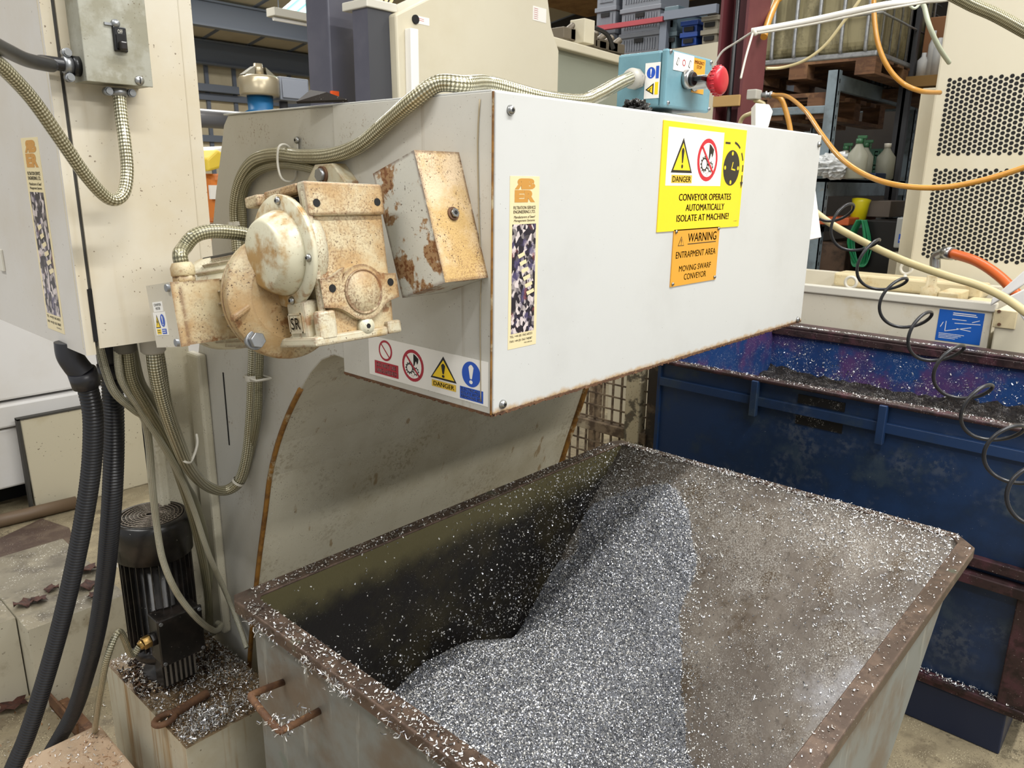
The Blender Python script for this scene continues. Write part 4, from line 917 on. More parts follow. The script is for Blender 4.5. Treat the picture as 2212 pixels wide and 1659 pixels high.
def pile_z(x, y):
    x = np.asarray(x, float); y = np.asarray(y, float)
    D = np.sqrt((x[..., None]-CP[:, 0])**2+(y[..., None]-CP[:, 1])**2+.02**2)
    return D@RB[:len(CP)]+RB[-3]+RB[-2]*x+RB[-1]*y+.006*np.sin(x*31+y*17)*np.sin(y*37-x*9)
nx, ny = 260, 200; gx = np.linspace(SX0+.001, 1.0, nx); gy = np.linspace(SY0+.001, SY1-.001, ny)
GX, GY = np.meshgrid(gx, gy, indexing='ij'); GZ = pile_z(GX, GY)
wallz = .8-(1.02-GX)/1.06
vis = GZ > wallz-.004
GZr = np.maximum(GZ+RNG.normal(size=GZ.shape)*.0012, .15)
vs = [(float(a), float(b), float(c)) for a, b, c in zip(GX.ravel(), GY.ravel(), GZr.ravel())]
fs = []
for i in range(nx-1):
    for j in range(ny-1):
        if vis[i, j] or vis[i+1, j+1]: fs.append((i*ny+j, (i+1)*ny+j, (i+1)*ny+j+1, i*ny+j+1))
pile = MB(); pile.add(vs, fs, smooth=True)
root = tag(pile.build('swarf_pile', swarf_base), 'heap of fine silvery aluminium swarf filling the grey skip', 'swarf', kind='stuff')
N = 185000
px_ = RNG.uniform(SX0+.003, .985, N*2); py_ = RNG.uniform(SY0+.1, SY1-.003, N*2); pz_ = pile_z(px_, py_)
ok = (pz_ > .8-(1.02-px_)/1.06-.001+RNG.normal(size=N*2)*.008); px_, py_, pz_ = px_[ok][:N], py_[ok][:N], pz_[ok][:N]
pp = np.stack([px_, py_, pz_+RNG.uniform(0, .003, len(px_))], 1)
o = flake_obj('swarf_flakes', [flakes(len(pp), pp, (.0018, .0044), aspect=.6, curl=.8)], [flake_m, paint('grey_flake', '#8d9096', .35, .9), flake_m, flake_w], None, None, root)
# chips on the walls and rims
def slope_pt(y, z): return (sw(z)-.001, y, z)
S = []
k = 12000; y = RNG.uniform(SY0+.005, SY1-.01, k*3); z = .8-.62*RNG.random(k*3)
dn = .10+.60*np.clip((-y-.0)/.4, 0, 1)*np.clip((z-.35)/.4, 0, 1)+.7*np.clip((z-.70)/.1, 0, 1)+.6*np.clip((y-.25)/.2, 0, 1)+.35*np.exp(-((y+.44)/.03)**2)+1.6*np.exp(-np.clip(z-pile_z(sw(z), y), 0, 9)/.022)
okk = (RNG.random(k*3) < dn*.5) & (pile_z(sw(z), y) < z+.004)
y, z = y[okk][:k], z[okk][:k]; S.append(flakes(len(y), np.stack([sw(z)-.0015, y, z], 1), (.0016, .0046), aspect=.5, tangent=(-1, 0, 1.06)))
y, z = y[::16], z[::16]; S.append(flakes(len(y), np.stack([sw(z)-.003, y+.004, z], 1), (.007, .014), aspect=.14, curl=1.6, tangent=(-1, 0, 1.06)))
k = 5200; x = RNG.uniform(SX0+.01, 1.0, k*4); z = RNG.uniform(.40, .8, k*4)
dn = np.clip((.62-z)/.2, 0, 1)*.55+np.clip((x-.3)/.7, 0, 1)*.9+.04
okk = (RNG.random(k*4) < dn*.55) & (z > .8-(1.02-x)/1.06) & (z > pile_z(x, np.full_like(x, SY1))-.003); x, z = x[okk][:k], z[okk][:k]
S.append(flakes(len(x), np.stack([x, np.full_like(x, SY1-.001), z], 1), (.0018, .0055), aspect=.45, tangent=(0, -1, 0)))
for (x0, x1, y0, y1, n_, f) in ((SX0, 1.0, SY1, SY1+.03, 900, 1), (SX0-.036, SX0, SY0, SY1, 900, 1), (1.0, 1.035, SY0, SY1, 1300, 1), (SX0, 1.0, SY0-.03, SY0, 130, 1)):
    S.append(flakes(n_, np.stack([RNG.uniform(x0, x1, n_), RNG.uniform(y0, y1, n_), np.full(n_, SZ+.0042)], 1), (.002, .006), aspect=.35, tangent=(0, 0, 1)))
# hanging clusters on the outer edge of the near rim and on the handle
for k in range(30):
    y = RNG.uniform(-.3, .42)
    n_ = RNG.integers(8, 44); S.append(flakes(n_, np.stack([np.full(n_, SX0-.037)+RNG.normal(size=n_)*.003, y+RNG.normal(size=n_)*.012, SZ-.004-np.abs(RNG.normal(size=n_))*.011], 1), (.004, .011), aspect=.13, curl=1.5))
for k in range(60):
    y = RNG.uniform(SY0+.02, SY1); n_ = 6; S.append(flakes(n_, np.stack([1.0+RNG.uniform(0, .03, n_), y+RNG.normal(size=n_)*.01, SZ+.005+np.abs(RNG.normal(size=n_))*.003], 1), (.003, .008), aspect=.2, curl=1.5))
for c, m_, s_ in ((Vector((hx+.03, q0.y, hz)), 40, .012), (Vector((hx+.035, q1.y, hz+.004)), 60, .014), (Vector((hx, (a.y+b.y)/2-.02, b.z+.006)), 30, .010), (Vector((hx+.01, b.y, b.z)), 50, .010)):
    S.append(flakes(m_, np.array(c)+RNG.normal(size=(m_, 3))*s_*np.array([1, .5, .4]), (.006, .012), aspect=.14, curl=1.4))
flake_obj('metal_chips', S, [flake_m, flake_w], 'loose bright chips clinging to the walls, rim and handle of the grey skip', 'chips')

# ================================================================== SWARF CONVEYOR
Z0, Z1, CW = 1.2137, 1.6637, 1.131
t = thing('swarf_conveyor', 'inclined white and beige swarf conveyor discharging over the grey skip', 'conveyor', (.5, .8, 0))
CV = t
outl = [(.716, 1.664), (.004, 1.6637), (.004, 1.2137), (.366, 1.2115), (.368, 1.236), (.40, 1.238), (.44, 1.222), (.48, 1.19), (.515, 1.152), (.565, 1.09), (.615, 1.013), (.655, .93), (.682, .847), (.72, .735), (.75, .64), (.785, .52), (.813, .413), (.86, .2), (.9, 0), (1.22, 0), (1.12, .45), (1.01, .80), (.985, .88), (.97, .995), (.95, 1.123), (.89, 1.28), (.835, 1.398), (.79, 1.52), (.755, 1.60), (.736, 1.646)]
n = len(outl); ms = [0]*n
for i in range(4, 19): ms[i] = 1
mb = MB(); mb.prism(outl, 0.0, CW-.005, lambda u, v, w: Vector((w, u, v)), mi=0, mside=ms)
part(mb, 'casing', [side_paint, casing_paint], t, bevel=.003)
# side plate covering the head, front cover
SPL = part(MB().solid(-.003, .0, .0, .366, Z0, Z1), 'side_plate', side_paint, t, bevel=.001)
FCV = part(MB().solid(-.003, CW, -.003, .004, Z0, Z1), 'front_cover', white_cover, t, bevel=.0015)
part(MB().solid(-.002, CW, .006, .73, Z1, Z1+.003), 'top_plate', white_cover, t, bevel=.001)
random.seed(9)
# ragged rusty lip below the front cover
mb = MB(); m_ = 260
for i in range(m_):
    x0 = CW*i/m_; w = CW/m_; hh = .0012+random.random()*.0028; mb.box(x0, x0+w*1.05, -.0034, .002, Z0-hh, Z0+.001+random.random()*.0015)
m2 = 90
for i in range(m2):
    y0 = .366*i/m2; w = .366/m2; hh = .001+random.random()*.003; mb.box(-.0035, .0, y0, y0+w*1.05, Z0-.001-hh-.002*y0, Z0+.0005)
part(mb, 'rusty_lip', rust, t)
# rust seam down the curved edge of the casing
seam = [(y, z) for y, z in outl[8:19]]
part(MB().tube([(-.001, y-.0, z) for y, z in seam], .0055, seg=8, res=3), 'rust_seam', seam_rust, t)
part(MB().tube([(CW-.006, y-.001, z) for y, z in seam], .011, seg=8, res=3), 'rust_seam', seam_rust, t)
part(MB().solid(-.0055, -.002, .0, .002, Z0, Z1), 'corner_seam', seam_rust, t)
part(MB().tube([(-.004, .026, 1.655), (-.004, .03, 1.6), (-.004, .027, 1.5), (-.004, .022, 1.42)], .0013, seg=6, res=3).tube([(-.004, .022, 1.418), (-.004, .024, 1.35), (-.004, .022, 1.23)], .0009, seg=6), 'sealant_line', paint('old_sealant', '#9c8f74', .6), t)
# folded flanges on the side behind the cabinet
a = P(432, 900, x=-.02); b = P(470, 900, x=-.02)
part(MB().solid(-.022, .0, .895, .955, .45, 1.16), 'stiffener', casing_paint, t, bevel=.006)
a = P(487, 850, x=-.001)
part(MB().solid(-.0012, .0002, .822, .826, .96, 1.13), 'slot', dark, t)
part(MB().solid(-.12, -.10, .93, 1.0, .40, 1.2).solid(-.12, .0, .98, 1.0, .40, 1.2), 'support_leg', casing_paint, t, bevel=.004)
# screws
def screw(p, d, r, nm='screw', mat=None, socket=True, root=None):
    p = Vector(p); d = Vector(d).normalized()
    mb = MB(); mb.lathe(p, d, [(0, r*1.02), (r*.35, r), (r*.75, r*.7), (r*.85, r*.35)], 18)
    if socket: mb.cyl(p+d*r*.78, p+d*r*.9, r*.38, seg=6, mi=1)
    part(mb, nm, [mat or steel, dark], root or t)
for px, py in ((1102, 238), (1085, 873), (1768, 312), (1722, 690)):
    p = P(px, py, y=-.003); screw((p.x, -.003, p.z), (0, -1, 0), .0068, root=FCV)
p = P(643, 303, x=-.003); screw((-.0035, p.y, p.z), (-1, 0, 0), .0062)
# company label
lx0, lx1, lz0, lz1 = .0265, .0900, 1.5555, 1.308
def company_label(O, U, V, w, h, root, nm='maker_label'):
    s = Sign(O, U, V, w, h, SM, .0004, CRM); k = w/.0635
    s.text('R', .010*k, .003*k, .031*k, .018*k, ORG_, 1, .075, mirror=True).text('B', .031*k, .003*k, .054*k, .018*k, ORG_, 1, .075)
    s.text('E', .010*k, .019*k, .031*k, .036*k, ORG_, 1, .075).text('R', .031*k, .019*k, .054*k, .036*k, ORG_, 1, .075)
    s.text('FILTRATION SERVICE', .008*k, .0412*k, .0558*k, .0456*k, BLK, 1, .015).text('ENGINEERING LTD.', .008*k, .0470*k, .0555*k, .0514*k, BLK, 1, .015)
    s.text('Manufacturers of Swarf', .009*k, .0545*k, .0555*k, .0582*k, BLK, 1, .01, shear=.25).text('Management Systems', .009*k, .0598*k, .0548*k, .0640*k, BLK, 1, .01, shear=.25)
    s.rect(.006*k, .0665*k, .0575*k, .225*k, PHO, 1)
    s.poly([(.012*k, .105*k), (.020*k, .082*k), (.026*k, .088*k), (.020*k, .108*k)], CRM, 2) if False else None
    for i in range(6):
        v = .106+.011*i; s.poly([((.018+.004*i)*k, (v+.004)*k), ((.032+.0045*i)*k, v*k), ((.034+.0045*i)*k, (v+.005)*k), ((.021+.004*i)*k, (v+.0095)*k)], CRM, 2)
    s.text('TEL: +44 (0) 1562 60233', .004*k, .2275*k, .054*k, .2318*k, BLK, 1, .01).text('FAX: +44 (0) 1562 748387', .004*k, .2345*k, .054*k, .2388*k, BLK, 1, .01)
    s.text('FSE/LABEL/06', .036*k, .2405*k, .054*k, .2425*k, BLK, 1)
    return s.build(nm, root, 'tall cream label with orange monogram and a print of swarf')
company_label((lx0, -.003, lz0), (1, 0, 0), (0, 0, -1), lx1-lx0, lz0-lz1, FCV)
# big yellow sign
s = Sign((.4155, -.003, 1.6535), (1, 0, 0), (0, 0, -1), .3175, .190, SM, .0018, YEL)
k = .3175/180      # photo-scaled helper: fractions of the plate
w, h = .3175, .190
s.rect(w*.055, h*.05, w*.70, h*.575, WHT, 1)
s.tri(w*.222, h*.135, w*.235, h*.32, .0045, YEL, BLK, 2); s.excl(w*.222, h*.225, w*.030, h*.19, BLK, 4)
s.rect(w*.115, h*.475, w*.345, h*.55, DYL, 2).text('DANGER', w*.128, h*.487, w*.332, h*.54, BLK, 3, .02)
s.nohand(w*.515, h*.325, h*.205, RED, BLK, WHT, 2)
s.disc(w*.83, h*.39, h*.18, BLK, 1)
for a_ in (0, 90, 180, 270): s.disc(w*.83+h*.145*math.cos(R_(a_)), h*.39+h*.145*math.sin(R_(a_)), h*.021, YEL, 2, seg=14)
s.line((w*.83, h*.40), (w*.845, h*.33), .0028, YEL, 2).line((w*.825, h*.40), (w*.88, h*.41), .0028, YEL, 2)
s.rect(w*.725, h*.135, w*.79, h*.155, BLK, 1)
for a0, a1 in ((-83, -52), (-38, -18), (-8, 8)): s.ring(w*.83, h*.39, h*.245, h*.268, BLK, 1, 8, a0, a1)
s.rect(w*.83+h*.245, h*.46, w*.83+h*.268, h*.53, BLK, 1); s.poly([(w*.83+h*.225, h*.53), (w*.83+h*.29, h*.53), (w*.83+h*.257, h*.60)], BLK, 1)
s.text('CONVEYOR OPERATES', w*.215, h*.65, w*.855, h*.715, BLK, 1, .04).text('AUTOMATICALLY', w*.30, h*.75, w*.775, h*.815, BLK, 1, .04).text('ISOLATE AT MACHINE!', w*.205, h*.85, w*.845, h*.915, BLK, 1, .04)
s.text('FSE-LABEL 12', w*.92, h*.935, w*.975, h*.943, BLK, 1)
s.build('danger_sign', FCV, 'large yellow conveyor danger sign')
# amber warning plate
s = Sign((.4745, -.003, 1.4655), (1, 0, 0), (0, 0, -1), .1765, .1055, SM, .0018, AMB); w, h = .1765, .1055
s.tri(w*.16, h*.12, w*.13, h*.17, .0012, AMB, BLK, 1); s.excl(w*.16, h*.17, w*.016, h*.10, BLK, 3)
s.text('WARNING', w*.30, h*.08, w*.93, h*.235, BLK, 1, .012, shear=.0); s.rect(w*.30, h*.262, w*.93, h*.277, BLK, 1)
s.text('ENTRAPMENT AREA', w*.07, h*.39, w*.94, h*.505, BLK, 1, .008); s.text('MOVING SWARF', w*.155, h*.645, w*.855, h*.75, BLK, 1, .008); s.text('CONVEYOR', w*.27, h*.80, w*.76, h*.91, BLK, 1, .008)
s.build('warning_plate', FCV, 'amber entrapment warning plate')
for u_, v_ in ((.04, .035), (.965, .035), (.965, .95), (.04, .95)): screw((.4745+.1765*u_, -.005, 1.4655-.1055*v_), (0, -1, 0), .0034, 'rivet', root=FCV)
# white safety strip on the side plate : corners fitted on the side face
c0, c1, c2, c3 = [P(*q_, x=-.003) for q_ in ((800, 728), (1053, 778), (1057, 881), (795, 805))]
yl_, yr_ = (c0.y+c3.y)/2, (c1.y+c2.y)/2; zt_, zb_ = (c0.z+c1.z)/2, (c2.z+c3.z)/2
s = Sign((-.003, yl_, zt_), (0, -1, 0), (0, 0, -1), yl_-yr_, zt_-zb_, SM, .0005, WHT); w, h = yl_-yr_, zt_-zb_
s.disc(w*.16, h*.30, h*.26, DRD, 1); s.disc(w*.16, h*.30, h*.205, WHT, 2); s.line((w*.16-h*.17, h*.30-h*.17), (w*.16+h*.17, h*.30+h*.17), h*.035, DRD, 3)
s.rect(w*.055, h*.60, w*.275, h*.93, DRD, 1).text('DO NOT USE', w*.075, h*.645, w*.255, h*.745, WHT, 2, .02).text('UNGUARDED', w*.07, h*.785, w*.26, h*.885, WHT, 2, .02)
s.nohand(w*.405, h*.5, h*.39, DRD, BLK, WHT, 1)
s.tri(w*.66, h*.10, w*.21, h*.56, .003, YEL, BLK, 1); s.excl(w*.66, h*.27, w*.032, h*.33, BLK, 3)
s.rect(w*.565, h*.70, w*.76, h*.86, DYL, 1).text('DANGER', w*.58, h*.73, w*.745, h*.83, BLK, 2, .02)
s.disc(w*.875, h*.36, h*.29, BLU, 1); s.excl(w*.875, h*.14, w*.038, h*.44, WHT, 2)
s.rect(w*.79, h*.68, w*.965, h*.96, BLU, 1).text('ELECTRICALLY', w*.80, h*.70, w*.955, h*.765, WHT, 2, .01).text('ISOLATE BEFORE', w*.80, h*.785, w*.955, h*.85, WHT, 2, .01).text('REMOVING BIN', w*.80, h*.87, w*.955, h*.935, WHT, 2, .01)
s.build('safety_strip', SPL, 'white strip of four safety pictograms')
# torque-arm bracket standing off the side plate
a = [P(*q_, x=-.02) for q_ in ((672, 392), (690, 356), (728, 353), (756, 392))]
mb = MB(); mb.prism([(p.y, p.z) for p in a]+[(a[3].y, a[3].z-.03), (a[0].y, a[0].z-.03)], -.03, -.002, lambda u, v, w_: Vector((w_, u, v))); part(mb, 'torque_bracket', cast_side, t, bevel=.002)
p = P(697, 378, x=-.031); mb = MB(); mb.cyl((-.040, p.y, p.z), (-.029, p.y, p.z), .011, seg=6).cyl((-.034, p.y, p.z), (-.0295, p.y, p.z), .014, seg=20, mi=1); part(mb, 'bracket_bolt', [zinc, rust], t)
# cable clips on the casing
for q_, hgt in (((640, 318), .035),):
    p = P(*q_, x=-.004); part(MB().solid(-.006, -.003, p.y-.006, p.y+.006, p.z-.02, p.z+.006), 'cable_clip', white_nylon, t, bevel=.001)

# small black plate lying on top
a, b, c, d = P(642, 222, z=Z1+.004), P(668, 198, z=Z1+.03), P(715, 206, z=Z1+.022), P(752, 222, z=Z1+.004)
mb = MB(); y0, y1 = .30, .42
a, d = Vector((.20, .60, Z1+.0035)), Vector((.36, .48, Z1+.0035))
e0 = P(642, 224, z=Z1+.004); e1 = P(752, 220, z=Z1+.004); e2 = P(672, 199, d=(e0-CAM).dot(fw)+.02); e3 = P(708, 204, d=(e1-CAM).dot(fw)+.02)
q = [e0, e1, e3, e2]; nrm = (e1-e0).cross(e2-e0).normalized()*.004
mb.add([v for v in q]+[v+nrm for v in q], [(0, 1, 2, 3), (7, 6, 5, 4), (0, 4, 5, 1), (1, 5, 6, 2), (2, 6, 7, 3), (3, 7, 4, 0)])
tag(mb.build('rubber_flap', paint('oily_flap', '#1c1512', .6, layers=[('speck', '#d8d4cc', 150, .64, .9)])), 'oily dark flap leaning on the top rear edge of the conveyor', 'flap')
# ================================================================== SHAFT GUARD
TG = R_(19); GO = Vector((0, .068, 1.587)); gy = Vector((0, math.cos(TG), -math.sin(TG))); gz = Vector((0, math.sin(TG), math.cos(TG)))
def GT(v): return GO+Vector((v.x-.003, 0, 0))+gy*v.y+gz*v.z
t = thing('shaft_guard', 'rust-speckled tan box guard bolted to the conveyor side beside the gearbox', 'guard', (-.04, .1, 1.40))
part(MB().box(-.083, 0, 0, .095, -.181, 0, T=GT, mf=[0, 1, 1, 0, 0, 0]), 'cover', [guard_side, guard_top], t, bevel=.0025)
mb = MB(); p = GT(Vector((-.04, 0, -.088))); mb.cyl(p, p-gy*.0025, .0095, seg=20, mi=1).cyl(p-gy*.002, p-gy*.007, .0065, seg=6).cyl(p-gy*.0068, p-gy*.0075, .003, seg=6, mi=2); part(mb, 'bolt', [steel, rust, dark], t)
# ================================================================== GEAR MOTOR
TM = R_(9.5); MO = Vector((-.115, .105, 1.544)); my = Vector((0, math.cos(TM), -math.sin(TM))); mz = Vector((0, math.sin(TM), math.cos(TM))); mx = Vector((1, 0, 0))
def M_(x, y, z): return MO+mx*x+my*y+mz*z
def MT(v): return M_(v.x, v.y, v.z)
t = thing('gear_motor', 'cream cast geared motor stained tan, hung on the left side of the conveyor', 'motor', (-.17, .2, 1.34)); GM = t
mb = MB(); F1, F2 = 0, 1
mb.prism([(-.108, -.01), (0, -.006), (.002, -.044), (0, -.16), (-.003, -.20), (-.128, -.20), (-.128, -.192), (-.110, -.185)], .007, .095, lambda u, v, w: M_(u, w, v), mi=0, mside=1)
part(mb, 'housing', [cast, cast_side], t, bevel=.004)
mb = MB(); mb.prism([(-.120, .002), (.002, -.002), (.001, -.042), (-.118, -.041)], 0, .018, lambda u, v, w: M_(u, w, v), mi=0, mside=1)
mb.prism([(-.120, .002), (.002, -.002), (.002, -.012), (-.120, -.010)], .018, .098, lambda u, v, w: M_(u, w, v), mi=0)
mb.prism([(-.120, -.008), (-.110, -.008), (-.112, -.19), (-.119, -.19)], .002, .012, lambda u, v, w: M_(u, w, v), mi=1)
part(mb, 'top_flange', [cast, cast_side], t, bevel=.003)
part(MB().solid(-.132, -.11, .094, .128, -.016, -.001, T=MT), 'mounting_lug', cast, t, bevel=.003)
# lower pad with round boss
pad = [(-.118, -.120), (-.100, -.119), (-.090, -.114), (-.078, -.108)]
for i in range(9): a_ = R_(150-i*15); pad.append((-.053+.0365*math.cos(a_), -.142+.0365*math.sin(a_)))
pad += [(-.025, -.118), (-.012, -.121), (.005, -.122), (.006, -.155), (-.010, -.158), (-.020, -.163)]
for i in range(7): a_ = R_(-40-i*16); pad.append((-.053+.0375*math.cos(a_), -.142+.0375*math.sin(a_)))
pad += [(-.090, -.162), (-.098, -.159), (-.117, -.157)]
mb = MB(); mb.prism(pad, -.002, .012, lambda u, v, w: M_(u, w, v), mi=0, mside=1); part(mb, 'face_pad', [cast, cast_side], t, bevel=.002)
mb = MB(); mb.lathe(M_(-.053, -.001, -.142), -my, [(0, .0305), (.0025, .030), (.0032, .0285), (.002, .0275), (.0024, .026), (.003, .0255), (.003, 0)], 40); part(mb, 'shaft_cap', cast, t)
for x_, z_ in ((-.105, -.0255), (-.0095, -.0255), (-.101, -.1335), (-.0065, -.1335)):
    yy = 0 if z_ > -.05 else -.002; part(MB().cyl(M_(x_, yy-.0006, z_), M_(x_, yy+.004, z_), .0052, seg=18), 'bolt_hole', dark, t)
mb = MB(); mb.lathe(M_(-.053, .007, -.188), -my, [(0, .0125), (.006, .0122), (.008, .011), (.008, .0095), (.0095, .009), (.0095, .0)], 28).cyl(M_(-.053, -.0028, -.188), M_(-.053, -.0022, -.188), .0036, seg=6, mi=1); part(mb, 'oil_plug', [cast_clean, dark], t)
part(MB().solid(-.137, -.02, -.001, .095, -.2045, -.192, T=MT).solid(-.02, .004, -.001, .05, -.2035, -.186, T=MT), 'base_flange', cast_side, t, bevel=.003)
# side boss, dark window, logo
mb = MB(); mb.lathe(M_(-.10, .052, -.080), -mx, [(0, .056), (.026, .060)], 40); part(mb, 'side_boss', cast_side, t)
part(MB().solid(-.1092, -.1078, .014, .05, -.056, -.013, T=MT), 'window_recess', dark, t)
part(MB().solid(-.134, -.10, .018, .060, -.196, -.145, T=MT).solid(-.128, -.10, -.001, .012, -.20, -.16, T=MT), 'cast_web', cast_side, t, bevel=.004)
s = Sign(M_(-.134, .054, -.160), -my, -mz, .031, .026, [cast_side], .002, 0, lay=.0012)
for q_ in ((0, 0, .031, .002), (0, .024, .031, .026), (0, 0, .002, .026), (.029, 0, .031, .026)): s.rect(*q_, 0, 1)
s.text('SR', .005, .006, .026, .021, 0, 1, .03); s.build('cast_logo', t)
# round cover
mb = MB(); mb.lathe(M_(-.126, .052, -.080), -mx, [(0, .0715), (.006, .072), (.0075, .071), (.0075, .05)], 48).lathe(M_(-.133, .052, -.082), -mx, [(0, .0555), (.004, .0545), (.014, .051), (.024, .0455), (.0275, .043), (.029, .040), (.0295, 0)], 48)
RCV = part(mb, 'round_cover', cast_clean, t)
for a_ in (100, 192, 262, 10):
    p = M_(-.1335, .052+.063*math.cos(R_(a_)), -.080+.064*math.sin(R_(a_))); screw(p, -mx, .0052, 'cover_screw', root=RCV)
# motor flange, body, terminal box
cx_, cz_ = -.112, -.137
mb = MB(); mb.lathe(M_(cx_, .075, cz_), my, [(0, .060), (.012, .072), (.015, .084), (.017, .085), (.027, .085), (.029, .082), (.030, .080), (.031, .0835), (.037, .0835), (.04, .080), (.045, .066)], 56); part(mb, 'motor_flange', cast, t)
part(MB().lathe(M_(cx_, .113, cz_), my, [(0, .064), (.004, .064), (.125, .064), (.128, .068), (.13, .071), (.168, .071), (.176, .066), (.177, .0)], 48), 'motor_body', cast_side, t)
mb = MB()
for i in range(26):
    a_ = 2*math.pi*i/26
    d_ = mx*math.cos(a_)+mz*math.sin(a_); n_ = mx*-math.sin(a_)+mz*math.cos(a_); c0_ = M_(cx_, 0, cz_)
    p_ = [c0_+my*y_+d_*r_+n_*s_ for y_ in (.12, .238) for r_, s_ in ((.062, -.0014), (.069, -.001), (.069, .001), (.062, .0014))]
    mb.add(p_, [(0, 1, 2, 3), (7, 6, 5, 4), (1, 5, 6, 2), (0, 4, 5, 1), (3, 2, 6, 7)])
part(mb, 'cooling_fins', cast_side, t)
p = L_ = None
for px, py in ((551, 735), (520, 672)):
    d = fw + rt*((px-1106)/F_PX) - up*((py-829.5)/F_PX); q_ = M_(0, .088, 0); s_ = (q_-CAM).dot(my)/d.dot(my); w_ = CAM+d*s_
    if px == 551: part(MB().cyl(w_+my*.006, w_-my*.001, .013, seg=24).cyl(w_-my*.001, w_-my*.010, .0108, seg=6), 'hex_bolt', zinc, t, bevel=.001)
    else: part(MB().solid(-.02, .02, 0, .012, -.005, .005, T=lambda v: w_+mx*v.x*.8+my*(v.y-.01)+mz*(v.z+v.x*.4)), 'cast_rib', cast, t, bevel=.003)
TBX = part(MB().box(-.228, -.155, .150, .222, -.186, -.104, T=MT, mf=[1, 1, 0, 1, 1, 1]), 'terminal_box', [cast, cast_side], t, bevel=.003)
mb = MB(); mb.box(-.240, -.228, .150, .226, -.187, -.103, T=MT, mf=[0, 1, 1, 0, 0, 0]); part(mb, 'terminal_lid', [cab_side, cast], TBX, bevel=.0025)
for y_, z_ in ((.153, -.110), (.153, -.181)): part(MB().cyl(M_(-.244, y_+.003, z_), M_(-.226, y_+.003, z_), .005, seg=14), 'lid_screw', zinc, TBX)
s = Sign(M_(-.240, .214, -.126), -my, -mz, .030, .013, SM, .0004, WHT); s.text('CONVEYOR', .004, .002, .026, .0055, BLK, 1, .005).text('MOTOR', .008, .007, .022, .0105, BLK, 1, .005); s.build('name_label', TBX)
s = Sign(M_(-.240, .218, -.1395), -my, -mz, .038, .031, SM, .0004, WHT)
s.tri(.0105, .003, .015, .018, .0012, YEL, BLK, 1); s.poly([(.011, .008), (.0085, .014), (.0105, .0135), (.0095, .019), (.013, .012), (.011, .0125)], BLK, 3); s.disc(.027, .0115, .0070, BLU, 1, ry=.0085); s.excl(.027, .005, .003, .013, WHT, 2)
s.rect(.004, .0225, .017, .0295, YEL, 1).rect(.0205, .0225, .034, .0295, BLU, 1).line((.006, .0245), (.015, .0245), .0009, BLK, 2).line((.006, .0272), (.015, .0272), .0009, BLK, 2).line((.022, .0245), (.032, .0245), .0009, WHT, 2).line((.022, .0272), (.032, .0272), .0009, WHT, 2)
s.build('safety_label', TBX)
gp = M_(-.205, .185, -.105)
mb = MB(); mb.cyl(gp, gp+mz*.009, .0145, seg=6).lathe(gp+mz*.009, mz, [(0, .0135), (.002, .0155), (.012, .0155), (.018, .0125), (.019, .008)], 24); part(mb, 'cable_gland', cast, TBX)
GLAND = gp+mz*.024
part(MB().solid(-.135, -.10, .15, .27, -.080, -.068, T=MT), 'name_plate', black_pl, t, bevel=.002)

# ================================================================== EMERGENCY STOP BOX
EX0, EX1, EY0, EY1, EZ0, EZ1 = .505, .670, .05, .160, 1.686, 1.783
t = thing('control_box', 'pale blue control box with red mushroom stop button on top of the conveyor', 'control box', (.58, .1, EZ0)); 
part(MB().solid(EX0, EX1, EY0+.014, EY1, EZ0, EZ1), 'body', teal_paint, t, bevel=.005)
ELD = part(MB().solid(EX0-.0015, EX1+.0015, EY0, EY0+.013, EZ0-.0015, EZ1+.0015), 'lid', teal_paint, t, bevel=.004)
for px, py in ((1449, 111), (1443, 222), (1531, 236), (1536, 135)):
    p = P(px, py, y=EY0); screw((p.x, EY0+.001, p.z), (0, -1, 0), .0042, 'lid_screw', zinc, root=ELD)
a = P(1457, 111, y=EY0-.001); b = P(1499, 148, y=EY0-.001)
s = Sign((a.x, EY0, a.z), (1, 0, 0), (0, 0, -1), P(1499, 120, y=EY0).x-a.x, .031, SM, .001, WHT); w, h = s.w, s.h
s.ring(w*.5, h*.5, h*.13, h*.19, DRD, 1, 20)
for q_ in (.2, .8): s.line((w*q_-h*.1, h*.7), (w*q_+h*.1, h*.3), h*.2, BLK, 1).line((w*q_-h*.08, h*.66), (w*q_+h*.08, h*.34), h*.12, WHT, 2)
s.build('switch_label', ELD)
a = P(1499, 124, y=EY0-.001)
s = Sign((a.x, EY0, a.z), (1, 0, 0), (0, 0, -1), P(1524, 128, y=EY0).x-a.x, .062, SM, .0008, AMB); s.text('EMERGENCY', s.w*.1, .004, s.w*.9, .010, DRD, 1, .02).text('STOP', s.w*.3, .012, s.w*.7, .018, DRD, 1, .02); s.build('stop_label', ELD)
p = P(1481, 172, y=EY0)
mb = MB(); mb.lathe((p.x, EY0, p.z), (0, -1, 0), [(0, .0175), (.006, .0175), (.012, .0165), (.013, .013), (.0135, 0)], 32); part(mb, 'selector_bezel', steel, ELD)
mb = MB(); q_ = Vector((p.x, EY0-.013, p.z)); mb.cyl(q_, q_+Vector((0, -.006, 0)), .0125); mb.solid(-.006, .030, -.022, -.004, -.004, .004, T=lambda v: q_+Vector((v.x*.9, v.y, v.z+v.x*.02))); part(mb, 'selector_knob', black_pl, ELD, bevel=.0015)
ep = Vector((.603, EY0, 1.735))
mb = MB(); mb.lathe(ep, (0, -1, 0), [(0, .0155), (.004, .0155), (.005, .013), (.028, .013), (.03, .0115), (.036, .0115)], 28); part(mb, 'button_stem', steel, ELD)
